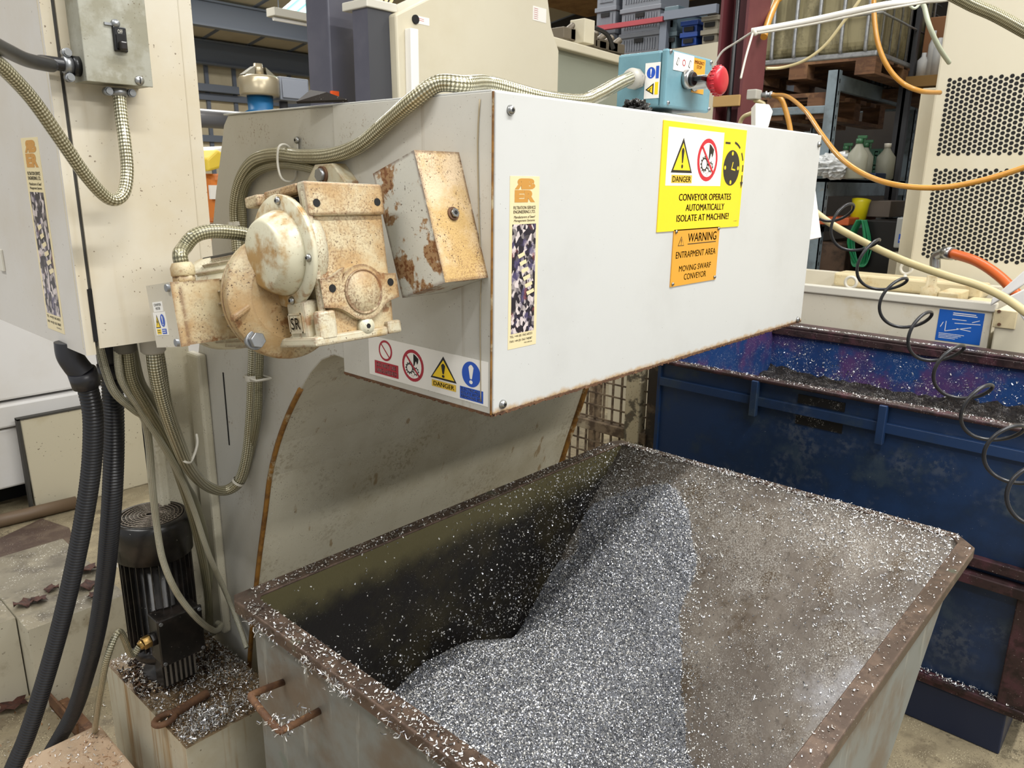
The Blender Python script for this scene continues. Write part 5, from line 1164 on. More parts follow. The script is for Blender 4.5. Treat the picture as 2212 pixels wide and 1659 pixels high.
mb = MB(); mb.lathe(ep+Vector((0, -.034, 0)), (0, -1, 0), [(0, .014), (.004, .018), (.012, .0245), (.017, .0265), (.022, .0262), (.026, .024), (.029, .019), (.030, .012), (.0305, 0)], 40)
for i in range(20):
    a_ = 2*math.pi*i/20; mb.cyl(ep+Vector((.0258*math.cos(a_), -.046, .0258*math.sin(a_))), ep+Vector((.0262*math.cos(a_), -.056, .0262*math.sin(a_))), .0016, seg=6)
part(mb, 'stop_button', red_btn, ELD)
c0 = P(1395, 139, x=EX0); 
s = Sign((EX0, c0.y, P(1395, 137, x=EX0).z), (0, -1, 0), (0, 0, -1), c0.y-P(1428, 132, x=EX0).y, .062, SM, .0006, WHT); w, h = s.w, s.h
s.disc(w*.4, h*.28, w*.28, BLU, 1, ry=h*.16); s.excl(w*.4, h*.16, w*.1, h*.24, WHT, 2); s.rect(w*.72, h*.1, w*.92, h*.45, BLU, 1)
s.poly([(w*.08, h*.75), (w*.62, h*.57), (w*.62, h*.9)], BLK, 1); s.poly([(w*.2, h*.75), (w*.55, h*.63), (w*.55, h*.85)], YEL, 2); s.poly([(w*.5, h*.70), (w*.36, h*.73), (w*.38, h*.76), (w*.26, h*.76), (w*.42, h*.80), (w*.40, h*.75)], BLK, 3); s.rect(w*.7, h*.55, w*.92, h*.9, YEL, 1)
s.build('side_label', t)
gl = P(1378, 172, x=EX0); gl = Vector((EX0, gl.y, gl.z))
mb = MB(); mb.cyl(gl, gl+Vector((-.010, 0, 0)), .0185, seg=6).lathe(gl+Vector((-.010, 0, 0)), (-1, 0, 0), [(0, .016), (.002, .0185), (.012, .0185), (.020, .015), (.022, .010)], 24); part(mb, 'cable_gland', nylon, t)
EGL = gl+Vector((-.026, 0, 0))
part(MB().solid(EX0+.005, EX1-.005, EY1-.03, EY1-.005, Z1+.003, EZ0+.001), 'bracket', white_nylon, t, bevel=.001)
part(MB().solid(EX0+.03, EX1-.01, EY0+.02, EY0+.06, Z1+.003, EZ0-.008), 'white_spacer', 's_white', t, bevel=.001)
p = P(1372, 226, y=.045)
mb = MB(); random.seed(4); ico = bmesh.new(); bmesh.ops.create_icosphere(ico, subdivisions=4, radius=1)
for v in ico.verts:
    n_ = v.co.normalized(); f_ = 1+.3*math.sin(n_.x*7+2)*math.sin(n_.z*9+n_.y*8)+random.uniform(-.10, .10)
    v.co = Vector((p.x+n_.x*.030*f_, .042+n_.y*.016*f_, Z1+.003+max(0, (n_.z+.5))*.013*f_))
mb.add([v.co.copy() for v in ico.verts], [[v.index for v in f.verts] for f in ico.faces]); ico.free()
tag(mb.build('oily_rag', paint('oily_black', '#15120f', .25, layers=[('speck', '#d5d2cc', 200, .62, .9)])), 'oily black lump of swarf beside the blue control box', 'debris')

# ================================================================== ELECTRICAL CABINET
KX0, KX1, KY0, KY1, KZ = -0.3953, -0.2038, 0.4141, 1.25, 1.3075
t = thing('electrical_cabinet', 'beige wall cabinet with a hinged door, standing off the left of the conveyor', 'cabinet', (-.35, .7, KZ))
mb = MB(); mb.box(-0.3875, KX1-.022, KY0, KY1, KZ, 2.35); part(mb, 'body', cab_side, t, bevel=.003)
part(MB().solid(KX1-.021, KX1, KY0+.002, KY1, KZ+.01, 2.35), 'rear_frame', cab_side, t, bevel=.002)
part(MB().box(-0.3925, -0.3875, KY0+.004, KY1-.01, KZ+.003, 2.34), 'door_seal', rubber_gap, t)
mb = MB(); mb.box(-0.4060, -0.3925, KY0-.0, KY1, KZ-.008, 2.35, mf=[0, 0, 1, 0, 0, 0]); DOR = part(mb, 'door', [cab_door, cab_side], t, bevel=.0025)
part(MB().solid(-0.4065, -0.4021, KY0+.004, KY0+.010, KZ, 2.2), 'door_fold', cab_side, DOR, bevel=.002)
lz = P(66, 297, x=-0.4060)
company_label((-0.4060, P(45, 299, x=-0.4060).y, lz.z), (0, -1, 0), (0, 0, -1), .0717, .279, DOR)
p = P(176, 665, x=-0.3942); part(MB().solid(-0.3942, -0.3881, KY0-.001, KY0+.006, p.z-.045, p.z+.03), 'hinge_shadow_strip', black_pl, t)
p = P(3, 560, x=-0.4088); part(MB().solid(-0.4099, -0.4060, p.y-.004, p.y+.02, p.z-.02, p.z+.016), 'door_latch', white_nylon, DOR, bevel=.001)
part(MB().solid(KX1-.001, -.0, KY0+.3, KY0+.34, KZ+.01, KZ+.035), 'mounting_arm', cab_side, t)
# isolator
t = thing('isolator_switch', 'mottled galvanised isolator box marked OFF on the side of the beige cabinet', 'switch', (-.38, .27, 1.65))
IX0, IX1, IY, IZ0 = -0.3757, -0.2929, 0.3715, 1.6665
part(MB().box(IX0, IX1, IY, KY0, IZ0, 2.1), 'case', galv, t, bevel=.002)
IFP = part(MB().solid(IX0-.001, IX1+.001, IY-.002, IY, IZ0-.001, 2.1), 'face_plate', galv, t, bevel=.001)
a, b = P(241, 56, y=IY-.003), P(276, 114, y=IY-.003)
part(MB().solid(a.x, b.x, IY-.006, IY-.001, b.z, a.z), 'switch_surround', black_pl, IFP, bevel=.0015)
part(MB().solid(a.x+.003, b.x-.003, IY-.0075, IY-.0055, b.z+.004, a.z-.010), 'switch_recess', dark, IFP)
part(MB().solid(a.x+.004, b.x-.004, IY-.016, IY-.006, b.z+.001, b.z+.012), 'toggle', paint('toggle_dark', '#1c1714', .3), IFP, bevel=.002)
mb = MB(); q_ = P(249, 51, y=IY-.003); mb.lathe((q_.x, IY-.002, q_.z), (0, -1, 0), [(0, .0055), (.004, .005), (.005, 0)], 16).solid(q_.x-.014, q_.x-.003, IY-.0045, IY-.002, q_.z-.003, q_.z); part(mb, 'locking_tab', zinc, IFP)
s = Sign((a.x+.002, IY-.006, a.z-.001), (1, 0, 0), (0, 0, -1), b.x-a.x-.004, .009, [black_pl, white_nylon], .0003, 0); s.text('OFF', s.w*.28, .0025, s.w*.75, .0075, 1, 1, .0); s.build('off_label', IFP)
p = P(301, 174, y=IY-.002); mb = MB(); mb.lathe((p.x, IY-.002, p.z), (0, -1, 0), [(0, .0062), (.0015, .006), (.0025, .0045), (.003, 0)], 20).solid(p.x-.0007, p.x+.0007, IY-.0053, IY-.0048, p.z-.0045, p.z+.0045, mi=1); part(mb, 'screw', [steel, dark], IFP)
def saddle(c, ax, side, root, r=.0105):
    """two-screw saddle clamp around a cable end"""
    c = Vector(c); ax = Vector(ax).normalized(); side = Vector(side).normalized(); o_ = ax.cross(side)
    mb = MB(); mb.cyl(c-ax*.005, c+ax*.005, r, seg=22)
    for s_ in (-1, 1):
        q_ = c+side*s_*(r+.0045); mb.cyl(q_-o_*.004-ax*.0, q_+o_*.006, .0055, seg=14); mb.cyl(q_+o_*.006, q_+o_*.0085, .0042, seg=12, mi=1)
    part(mb, 'clamp', [zinc, steel], root)
sp_ = P(173, 144, y=(IY+KY0)/2); SC = Vector((IX0-.014, (IY+KY0)/2, sp_.z))
saddle(SC, (1, 0, 0), (0, 0, 1), t)
part(MB().cyl((IX0-.009, SC.y, SC.z), (IX0, SC.y, SC.z), .0125, seg=24), 'entry_bush', black_pl, t)
SB = Vector((P(257, 200, y=SC.y).x, SC.y, IZ0-.009)); saddle(SB, (0, 0, 1), (-1, 0, 0), t)
# ================================================================== CONDUITS AND CABLES
def cable(name, pts, r, mat, label, cat='cable', seg=14, root=None, **k):
    mb = MB(); mb.tube(pts, r, seg=seg, **k)
    if root: return part(mb, name, mat, root)
    return tag(mb.build(name, mat), label, cat)
def PX(l, **k): return [P(a, b, **k) for a, b in l]
# main conduit, from behind the gear motor over the conveyor to the control box
pts = [P(520, 600, x=-.035)]+PX([(512, 500), (510, 440), (523, 385), (552, 346), (600, 333), (655, 338), (720, 335), (780, 312), (840, 262), (895, 215)], x=-.018)
pts += [Vector((.0, P(945, 190, x=0).y, P(945, 188, x=0).z+.004)), P(1000, 182, x=.03), Vector((.10, .11, Z1+.026)), Vector((.19, .09, Z1+.014)), Vector((.29, .085, Z1+.0145)), P(1285, 208, y=.09), P(1325, 186, y=.10), P(1345, 176, y=.105), EGL]
cable('braided_conduit', pts, .0122, braid_m, 'thick braided clear conduit arching over the conveyor to the blue control box', 'conduit', 18)
pts = PX([(528, 560), (524, 480), (524, 425), (540, 385), (575, 362), (620, 356), (665, 362), (690, 372)], x=-.014)+[P(705, 392, x=-.02)]
cable('braided_conduit', pts, .0085, braid_dark, 'thinner dull conduit running just inside the thick one behind the gearbox', 'conduit')
p = P(622, 352, x=-.018)
mb = MB(); mb.tube([(-.034, p.y-.0, p.z+.026), (-.036, p.y+.004, p.z), (-.034, p.y-.002, p.z-.026), (-.018, p.y-.004, p.z-.032), (-.004, p.y, p.z-.022), (-.003, p.y+.004, p.z+.014), (-.018, p.y+.002, p.z+.030)], .0022, seg=8, res=4, closed=True)
tag(mb.build('cable_tie', white_nylon), 'pale cable tie round both conduits under the side screw', 'cable tie')
def tie(p, ax, r, label):
    mb = MB(); mb.cyl(p-ax*.004, p+ax*.004, r, seg=20, caps=False).solid(-.005, .005, -.004, .004, -.003, .004, T=lambda v: p+Vector((v.x-r-.002, v.y, v.z)))
    tag(mb.build('cable_tie', white_nylon), label, 'cable tie')
tie(P(514, 484, x=-.018), Vector((0, .15, 1)).normalized(), .0145, 'pale tie on the conduit just above the motor cable')
# conduit from motor gland
pts = [GLAND, GLAND+mz*.014]+[P(398, 535, y=.29), P(420, 510, y=.285), P(455, 500, y=.28), P(500, 502, y=.275), P(535, 508, y=.27), P(565, 520, y=.26)]
cable('braided_conduit', pts, .0098, braid_dark, 'braided conduit curving out of the gland on the motor terminal box', 'conduit')
# lower U-shaped loop : two conduits side by side
gA = Vector((-.345, 0.4480, KZ)); 
gB = P(332, 765, y=0.4478)
loop = [Vector((gB.x, 0.4480, KZ-.02)), P(336, 800, y=0.4518), P(352, 870, y=0.4716), P(378, 945, y=0.5192), P(405, 1005, y=0.5985), P(440, 1045, x=-.12), P(480, 1060, x=-.06), P(515, 1040, x=-.03), P(533, 985, x=-.022), P(542, 900, x=-.02), P(546, 820, x=-.02), P(548, 760, x=-.02), P(545, 700, x=-.02)]
cable('braided_conduit', loop, .0110, braid_m, 'thick braided conduit hanging in a U from the cabinet to behind the motor', 'conduit', 18)
off = [Vector((p.x+.012, p.y+.016, p.z-.010)) for p in loop]; off[0] = loop[0]+Vector((.018, .03, 0)); off[1] = loop[1]+Vector((.016, .02, 0))
off[-3:] = [p+Vector((.0, -.020, 0)) for p in loop[-3:]]; off[-4] = loop[-4]+Vector((0, -.021, -.004))
cable('braided_conduit', off, .0098, braid_dark, 'duller conduit following the outside of the lower U loop', 'conduit')
for q_, rr, lb in (((544, 815), .021, 'grey tie binding the two conduits below the motor flange'), ((424, 1000), .016, 'white tie at the left side of the lower conduit loop'), ((506, 1050), .018, 'pale tie at the bottom right of the lower conduit loop')):
    pass
p = P(546, 815, x=-.026); mb = MB(); mb.cyl(p-Vector((0, 0, .006)), p+Vector((0, 0, .006)), .0155, seg=20, caps=False); mb.tube([(-.036, p.y+.016, p.z), (-.036, p.y-.032, p.z), (-.006, p.y-.034, p.z), (-.006, p.y+.016, p.z)], .0030, seg=6, res=0, closed=True); tag(mb.build('cable_tie', white_nylon), 'grey tie binding the two conduits below the motor flange', 'cable tie')
p = loop[4].lerp(loop[3], .3)
mb = MB(); mb.tube([p+Vector((-.014, -.008, .008)), p+Vector((-.004, -.016, -.004)), p+Vector((.016, .006, -.012)), p+Vector((.040, .03, .006)), p+Vector((.05, .05, .02))], .0024, seg=8); tag(mb.build('cable_tie', white_nylon), 'long white tie sticking out from the left side of the conduit loop', 'cable tie')
p = loop[7]; d_ = (loop[8]-loop[6]).normalized(); mb = MB(); mb.cyl(p-d_*.003, p+d_*.003, .0135, seg=18, caps=False); tag(mb.build('cable_tie', white_nylon), 'thin pale tie at the bottom of the conduit loop', 'cable tie')
# glands under the cabinet
def cgland(x, y, r, label, mat=nylon):
    mb = MB(); mb.lathe((x, y, KZ), (0, 0, -1), [(0, r*1.1), (.006, r*1.1), (.007, r), (.022, r), (.026, r*.8), (.027, 0)], 20); return tag(mb.build('conduit_gland', mat), label, 'gland')
cgland(gB.x, .448, .0185, 'grey gland of the thick loop conduit under the cabinet')
g2 = P(272, 765, y=0.4795); cgland(g2.x, .4793, .017, 'dark grey gland under the cabinet between hose and loop conduit', paint('dark_nylon', '#5a5850', .5))
# thin cables falling from the cabinet
pts = [Vector((g2.x-.03, .505, KZ))]+[P(228, 800, y=0.5113), P(250, 850, y=0.5192), P(290, 885, y=0.5430), P(312, 905, y=0.5827), P(322, 960, y=0.6223), P(328, 1040, y=0.6620), P(338, 1130, y=0.7096), P(352, 1210, y=0.725), P(382, 1280, y=0.735), P(425, 1335, y=0.765), P(462, 1362, y=0.81), P(478, 1352, y=0.85), P(470, 1346, y=0.88)]
cable('braided_cable', pts, .0068, braid_fine, 'pale braided cable hanging in front of the pump motor', 'cable')
pts = [Vector((g2.x-.012, .479, KZ-.02))]+[P(262, 820, y=0.4954), P(300, 880, y=0.5271), P(345, 950, y=0.5827), P(385, 1020, y=0.6382), P(418, 1100, y=0.7096), P(452, 1200, y=0.7572), P(492, 1290, x=-.03), P(520, 1360, x=-.025), P(533, 1400, x=-.03)]
cable('braided_cable', pts, .0060, braid_fine, 'braided cable slanting down the conveyor side to the tank block corner', 'cable')
pts = [Vector((g2.x+.004, .484, KZ-.02))]+[P(285, 820, y=0.4954), P(318, 880, y=0.5271), P(358, 950, y=0.5985), P(392, 1040, y=0.6779), P(420, 1130, y=0.7572), P(440, 1220, y=0.8365), P(450, 1300, y=0.9200), P(452, 1350, y=0.9500)]
cable('clear_tube', pts, .0095, braid_dark, 'dull clear hose dropping behind the pump motor', 'hose')
pts = [Vector((g2.x+.02, .505, KZ-.01))]+[P(302, 820, y=0.5192), P(330, 870, y=0.5509), P(370, 960, y=0.6620), P(398, 1040, y=0.7413), P(425, 1090, y=0.8207), P(448, 1180, y=0.9000), P(462, 1290, y=0.9500), P(466, 1340, y=0.9700)]
cable('clear_tube', pts, .0075, paint('old_clear_tube', '#7d7a62', .3), 'greenish old clear tube beside the dull hose behind the pump', 'hose')
# isolator cables
pts = [Vector((SC.x-.0, SC.y, SC.z))]+[Vector((SC.x-.03, SC.y, SC.z+.001)), P(110, 141, y=0.3581), P(60, 130, y=0.3133), P(20, 112, y=0.2685), P(-30, 85, y=0.2013), P(-90, 40, y=0.1565), P(-260, -160, y=.1), P(-330, -600, y=.1)]
cable('rubber_cable', pts, .0082, black_rubber, 'black rubber cable clamped to the left of the isolator box', 'cable')
pts = [Vector((SB.x, SB.y, SB.z))]+[P(262, 250, y=0.3827), P(270, 310, y=0.3749), P(275, 370, y=0.3693), P(268, 415, y=0.3637), P(248, 432, y=0.3581), P(222, 420, y=0.3525), P(180, 372, y=0.3357), P(130, 300, y=0.3133), P(70, 215, y=0.2909), P(10, 150, y=0.2573), P(-50, 95, y=0.2237), P(-230, -120, y=.15), P(-290, -600, y=.15)]
cable('braided_conduit', pts, .0082, braid_m, 'braided conduit looping down below the isolator and up to the left edge', 'conduit', 18)
# black corrugated hoses
def corr(name, pts, r, label):
    t = thing(name, label, 'hose', pts[0])
    per = .0060
    mb = MB(); mb.tube(pts, r, seg=26, res=10, step=per/4, rfn=lambda i, L: r*(1.0 if i % 4 in (1, 2) else .76)); part(mb, 'corrugated_tube', black_rubber, t)
    return t
hp = [P(176, 800, y=.4994), P(190, 840, y=.505), P(201, 900, y=.515), P(199, 990, y=.54), P(188, 1080, y=.565), P(166, 1200, y=.60), P(136, 1330, y=.64), P(100, 1460, y=.68), P(58, 1590, y=.72), P(20, 1680, y=.75)]
hp.append(hp[-1]+Vector((-.10, .10, -.30))); hp.append(Vector((hp[-1].x-.16, hp[-1].y+.12, .02)))
t = corr('corrugated_hose', hp, .0152, 'nearer black corrugated hose dropping from the elbow under the cabinet door')
e0 = P(150, 757, y=0.5033)
mb = MB(); mb.tube([Vector((e0.x, .506, KZ-.002)), Vector((e0.x, .506, KZ-.022)), P(163, 788, y=0.5033), hp[0].lerp(hp[1], .15)], .0185, seg=22); mb.cyl(hp[0].lerp(hp[1], .0), hp[0].lerp(hp[1], .8), .0205, seg=24); part(mb, 'elbow', paint('black_elbow', '#26262a', .35), t)
hp = [P(241, 800, y=.5827), P(244, 860, y=.588), P(246, 960, y=.60), P(243, 1060, y=.62), P(236, 1160, y=.66), P(226, 1260, y=.72), P(208, 1370, y=.80), P(185, 1460, y=.89), P(158, 1540, y=.99), P(110, 1625, y=1.07)]
t = corr('corrugated_hose', hp, .0170, 'farther black corrugated hose just left of the pump motor')
mb = MB(); mb.cyl((hp[0].x-.002, .5826, KZ), hp[0]+Vector((0, 0, -.004)), .0195, seg=22).cyl(hp[0]+Vector((0, 0, .012)), hp[0]+Vector((0, 0, -.012)), .0215, seg=22); part(mb, 'straight_connector', paint('black_elbow', '#26262a', .35), t)

# ================================================================== COOLANT BLOCK WITH PUMP
BZ = .42; bx0 = P(315, 1525, z=BZ).x-.0; bx0 = -.252
yf = .616; yb = 1.035
t = thing('pump_tank', 'beige square tank block with oily chip-covered top beside the skip', 'tank', (-.13, .8, 0))
part(MB().box(bx0, -.026, yf, yb, .0, BZ, mf=[0, 1, 0, 0, 0, 0]), 'body', [block_side, block_top], t, bevel=.004)
k = 5600; a = RNG.random(k*2); b = RNG.random(k*2)
dn = .25+.75*np.exp(-((a-.25)**2+(b-.12)**2)/.03)+.55*np.exp(-((a-.75)**2+(b-.5)**2)/.10)
okk = RNG.random(k*2) < dn; a, b = a[okk][:k], b[okk][:k]
S = [flakes(len(a), np.stack([bx0+.004+(-.03-bx0)*a, yf+.004+(yb-yf-.01)*b, np.full(len(a), BZ+.0015)+RNG.random(len(a))*.004], 1), (.003, .009), aspect=.22, curl=1.2, tangent=(0, 0, 1))]
k = 900; a = RNG.normal(.24, .16, k); b = RNG.normal(.10, .06, k); okk = (a > .02) & (a < .98) & (b > .01); a, b = a[okk], b[okk]
S.append(flakes(len(a), np.stack([bx0+(-.03-bx0)*a, yf+(yb-yf)*b, BZ+.003+RNG.random(len(a))*.006], 1), (.007, .014), aspect=.12, curl=1.6))
flake_obj('metal_chips', S, [flake_m, flake_w, paint('oily_flake', '#7a6448', .3, .6)], 'bright and oily chips scattered on top of the beige tank block', 'chips')
# eye bolt lying
p = P(385, 1535, z=BZ+.008)
t = thing('eye_bolt', 'rusty eye bolt lying among chips on the beige tank block', 'eye bolt', (p.x, p.y, BZ))
a, b = P(356, 1556, z=BZ+.008), P(448, 1500, z=BZ+.008); d_ = (b-a).normalized(); n_ = Vector((-d_.y, d_.x, 0))
mb = MB(); mb.tube([a+d_*.022*math.cos(q_)+n_*.015*math.sin(q_)+Vector((0, 0, .003)) for q_ in [2*math.pi*i/14 for i in range(14)]], .0065, seg=10, res=2, closed=True); part(mb, 'eye', rust, t)
mb = MB(); mb.tube([a+d_*.018+Vector((0, 0, .003)), b+Vector((0, 0, .003))], .0095, seg=14, res=0, step=.0012, rfn=lambda i, L: .0095+(.0008 if i % 2 else 0)); part(mb, 'shank', rust, t)
# oily debris under pump
pc = P(370, 1415, z=BZ)
ux, uy = pc.x-.02, pc.y-.0
PCX, PCY = -.158, .905
t = thing('coolant_pump', 'black upright coolant pump with a round fan grille on the beige tank block', 'pump', (PCX, PCY, BZ)); PM = t
zt = .818
part(MB().lathe((PCX, PCY, BZ), (0, 0, 1), [(0, .055), (.008, .055), (.012, .032), (.05, .030), (.062, .048)], 36), 'pump_base', pump_black, t)
part(MB().lathe((PCX, PCY, BZ+.055), (0, 0, 1), [(0, .066), (.01, .070), (.03, .070), (.03, .066), (.26, .066), (.26, 0)], 44), 'motor_body', pump_black, t)
mb = MB()
for i in range(30):
    a_ = 2*math.pi*i/30; c_, s_ = math.cos(a_), math.sin(a_)
    q_ = [Vector((PCX+c_*r_-s_*w_, PCY+s_*r_+c_*w_, z_)) for z_ in (BZ+.09, zt-.085) for r_, w_ in ((.064, -.0014), (.076, -.001), (.076, .001), (.064, .0014))]
    mb.add(q_, [(3, 2, 1, 0), (4, 5, 6, 7), (1, 2, 6, 5), (0, 1, 5, 4), (2, 3, 7, 6)])
part(mb, 'cooling_fins', pump_black, t)
mb = MB(); mb.lathe((PCX, PCY, zt-.092), (0, 0, 1), [(0, .078), (.001, .081), (.075, .082), (.085, .079), (.090, .074), (.090, .070), (.0875, .069), (.0875, 0)], 52); part(mb, 'fan_cover', pump_black, t)
mb = MB()
for r_ in (.010, .018, .026, .034, .042, .050, .058, .066): mb.tube([(PCX+r_*math.cos(q_), PCY+r_*math.sin(q_), zt-.002) for q_ in [2*math.pi*i/28 for i in range(28)]], .0015, seg=6, res=0, closed=True)
for i in range(36): a_ = 2*math.pi*i/36; mb.cyl((PCX+.010*math.cos(a_), PCY+.010*math.sin(a_), zt-.0025), (PCX+.067*math.cos(a_), PCY+.067*math.sin(a_), zt-.0025), .0010, seg=5)
part(mb, 'fan_grille', paint('grille_metal', '#6e655a', .3, .7), t)
# terminal box on the pump (faces the camera, lower right)
tb0, tb1 = P(345, 1270, y=PCY-.085), P(440, 1385, y=PCY-.085)
def rotz(v, c, a): return Vector((c.x+(v.x)*math.cos(a)-(v.y)*math.sin(a), c.y+(v.x)*math.sin(a)+(v.y)*math.cos(a), v.z))
tc = Vector((PCX-.006, PCY-.085, 0)); ta = R_(0)
tbz0, tbz1 = BZ+.085, BZ+.195
PTB = part(MB().solid(-.048, .048, -.022, .03, tbz0, tbz1, T=lambda v: rotz(v, tc, ta)), 'terminal_box', pump_black, t, bevel=.004)
part(MB().solid(-.050, .050, -.028, -.020, tbz0-.002, tbz1+.002, T=lambda v: rotz(v, tc, ta)), 'terminal_cover', pump_black, PTB, bevel=.003)
for sx, z_ in ((-.043, tbz1-.006), (.043, tbz1-.006), (-.043, tbz0+.006), (.043, tbz0+.006)):
    q_ = rotz(Vector((sx, -.028, z_)), tc, ta); part(MB().cyl(q_, q_+Vector((0, -.003, 0)), .0042, seg=12), 'cover_screw', zinc, PTB)
mb = MB(); mb.solid(-.040, .036, -.0, .04, BZ+.012, tbz0, T=lambda v: rotz(v, tc, ta)); 
for i in range(7): mb.solid(-.036+i*.011, -.031+i*.011, -.003, .0, BZ+.016, tbz0-.004, 1, T=lambda v: rotz(v, tc, ta))
part(mb, 'ribbed_foot', [pump_black, paint('foot_rib', '#6d665c', .4)], t, bevel=.001)
gq = rotz(Vector((-.050, .0, tbz1-.045)), tc, ta)
gq = Vector((tc.x-.048, tc.y, tbz0+.060))
mb = MB(); mb.cyl(gq, gq+Vector((-.010, 0, 0)), .0155, seg=6, mi=1).cyl(gq+Vector((-.010, 0, 0)), gq+Vector((-.026, 0, -.002)), .0145, seg=6).cyl(gq+Vector((-.026, 0, -.002)), gq+Vector((-.034, 0, -.005)), .012, .009, seg=20); part(mb, 'brass_gland', [brass, pump_black], PTB, bevel=.0008)
g0 = gq+Vector((-.034, 0, -.005))
cable('braided_cable', [g0, g0+Vector((-.018, .0, -.010)), P(258, 1365, y=.80), P(232, 1420, y=.79), P(218, 1490, y=.83), P(207, 1560, y=.92), P(204, 1590, y=1.0)], .0068, braid_m, 'braided cable curving from the brass gland of the pump down to the left', 'cable')
p = P(255, 1180, y=PCY-.05); 
mb = MB(); q_ = Vector((PCX-.083, PCY-.005, zt-.10)); mb.add([q_, q_+Vector((-.003, .02, .002)), q_+Vector((-.004, .018, .028)), q_+Vector((-.001, -.002, .03))], [(0, 1, 2, 3)]); part(mb, 'torn_sticker', 's_white', t)
# oily swarf around pump base
mb = MB(); random.seed(12)
for i in range(260):
    a_ = random.uniform(0, 6.28); r_ = random.uniform(.05, .10); q_ = Vector((PCX+r_*math.cos(a_)*1.1, PCY+r_*math.sin(a_), BZ))
    if q_.x < bx0+.006 or q_.x > -.034 or q_.y > yb-.01: continue
    h_ = random.uniform(.003, .012); mb.cyl(q_, q_+Vector((random.uniform(-.008, .008), random.uniform(-.008, .008), h_)), random.uniform(.002, .006), .001, seg=6)
tag(mb.build('oily_sludge', paint('oily_sludge', '#2a1c12', .2, layers=[('noise', '#5a3c20', 60, .5, .65, .8), ('speck', '#d8d4cc', 220, .62, .9)], bump=(200, .8, .003))), 'dark oily sludge heaped around the base of the coolant pump', 'sludge', kind='stuff')

# ================================================================== FLOOR LEVEL, LEFT
t = tag(MB().solid(-.75, -.296, .45, .992, .0, .30).build('packing_block', board_m, bevel=.006), 'brown chip-strewn wooden block at the bottom left corner', 'block')
S = [flakes(520, np.stack([RNG.uniform(-.6, -.30, 520), RNG.uniform(.6, .985, 520), np.full(520, .302)], 1), (.004, .010), aspect=.2, curl=1.2, tangent=(0, 0, 1))]
k = 1500; S.append(flakes(k, np.stack([RNG.uniform(-.75, .1, k), RNG.uniform(1.0, 3.0, k), np.full(k, .002)], 1), (.004, .012), aspect=.25, tangent=(0, 0, 1)))
flake_obj('metal_chips', S, [flake_w, paint('brown_flake', '#8a6038', .5), flake_m], 'chips littering the brown block and floor at the lower left', 'chips')
# low plinth with leaves
PT = .27
pl = [P(*q_, z=PT) for q_ in ((-40, 1300), (150, 1185), (262, 1190), (275, 1245), (60, 1362), (25, 1352), (-40, 1395))]
t = thing('machine_plinth', 'low dirty cream plinth strewn with brown leaves at the left', 'plinth', (-.2, 1.8, 0))
px0 = P(28, 1345, z=PT); 
yF = P(60, 1362, z=PT).y; yBk = P(150, 1185, z=PT).y
mb = MB(); mb.box(P(60, 1362, z=PT).x, .0, yF, 2.15, 0, PT, mf=[0, 1, 0, 0, 0, 0]); 
part(mb, 'main_block', [plinth_m, plinth_top], t, bevel=.006)
mb = MB(); mb.box(-1.0, P(60, 1362, z=PT).x-.004, yF+.10, 2.15, 0, PT-.0, mf=[0, 1, 0, 0, 0, 0]); part(mb, 'side_block', [plinth_m, plinth_top], t, bevel=.006)
# leaves
def leaf(px, py, z, s_, rot, label):
    c = P(px, py, z=z); mb = MB(); n = 9; V = []; F = []
    for i in range(n):
        u_ = i/(n-1); w_ = math.sin(math.pi*u_)**.8*.42*(1+.25*math.sin(u_*19))
        for j, sd in enumerate((-1, 0, 1)):
            x_, y_ = (u_-.5)*s_, sd*w_*s_; z_ = s_*(.10*math.sin(u_*6)+.16*abs(sd)*math.sin(u_*9+1)+.10)
            V.append((c.x+x_*math.cos(rot)-y_*math.sin(rot), c.y+x_*math.sin(rot)+y_*math.cos(rot), z+.004+z_))
    for i in range(n-1):
        for j in (0, 1): F.append((i*3+j, (i+1)*3+j, (i+1)*3+j+1, i*3+j+1))
    mb.add(V, F, smooth=True); o = mb.build('dead_leaf', leaf_m); so = o.modifiers.new('thick', 'SOLIDIFY'); so.thickness = .0008
    tag(o, label, 'leaf')
leaf(52, 1308, PT, .06, .3, 'curled brown leaf farthest left on the low plinth')
leaf(84, 1300, PT, .055, 1.2, 'red-brown leaf touching the leftmost one on the plinth')
leaf(112, 1275, PT, .05, 2.2, 'small brown leaf left of the nearer black hose')
leaf(186, 1270, PT, .07, .2, 'reddish leaf lying between the two black hoses')
leaf(190, 1235, PT, .075, 1.5, 'large leaf standing up between the two black hoses')
leaf(205, 1290, PT, .05, .9, 'dark leaf against the farther black hose')
leaf(160, 1465, .0, .09, .7, 'dark wet leaf on the floor between the black hoses')
leaf(30, 1530, .0, .09, 1.4, 'dark wet leaf on the floor at the left edge')
# angle iron on floor
a, b = P(80, 1480, z=.03), P(150, 1560, z=.03)
d_ = (b-a).normalized(); n_ = Vector((-d_.y, d_.x, 0))
mb = MB(); q_ = [a-d_*.1, b+d_*.05]
for z0, z1, w0, w1 in ((0, .006, 0, .05), (0, .05, 0, .006)):
    vs_ = [p_+n_*w_+Vector((0, 0, z_-.03)) for p_ in q_ for w_ in (w0, w1) for z_ in (z0, z1)]
    mb.add(vs_, [(0, 1, 3, 2), (4, 6, 7, 5), (0, 4, 5, 1), (2, 3, 7, 6), (0, 2, 6, 4), (1, 5, 7, 3)])
tag(mb.build('angle_iron', rust), 'rusty steel angle lying on the floor between the black hoses', 'angle iron')
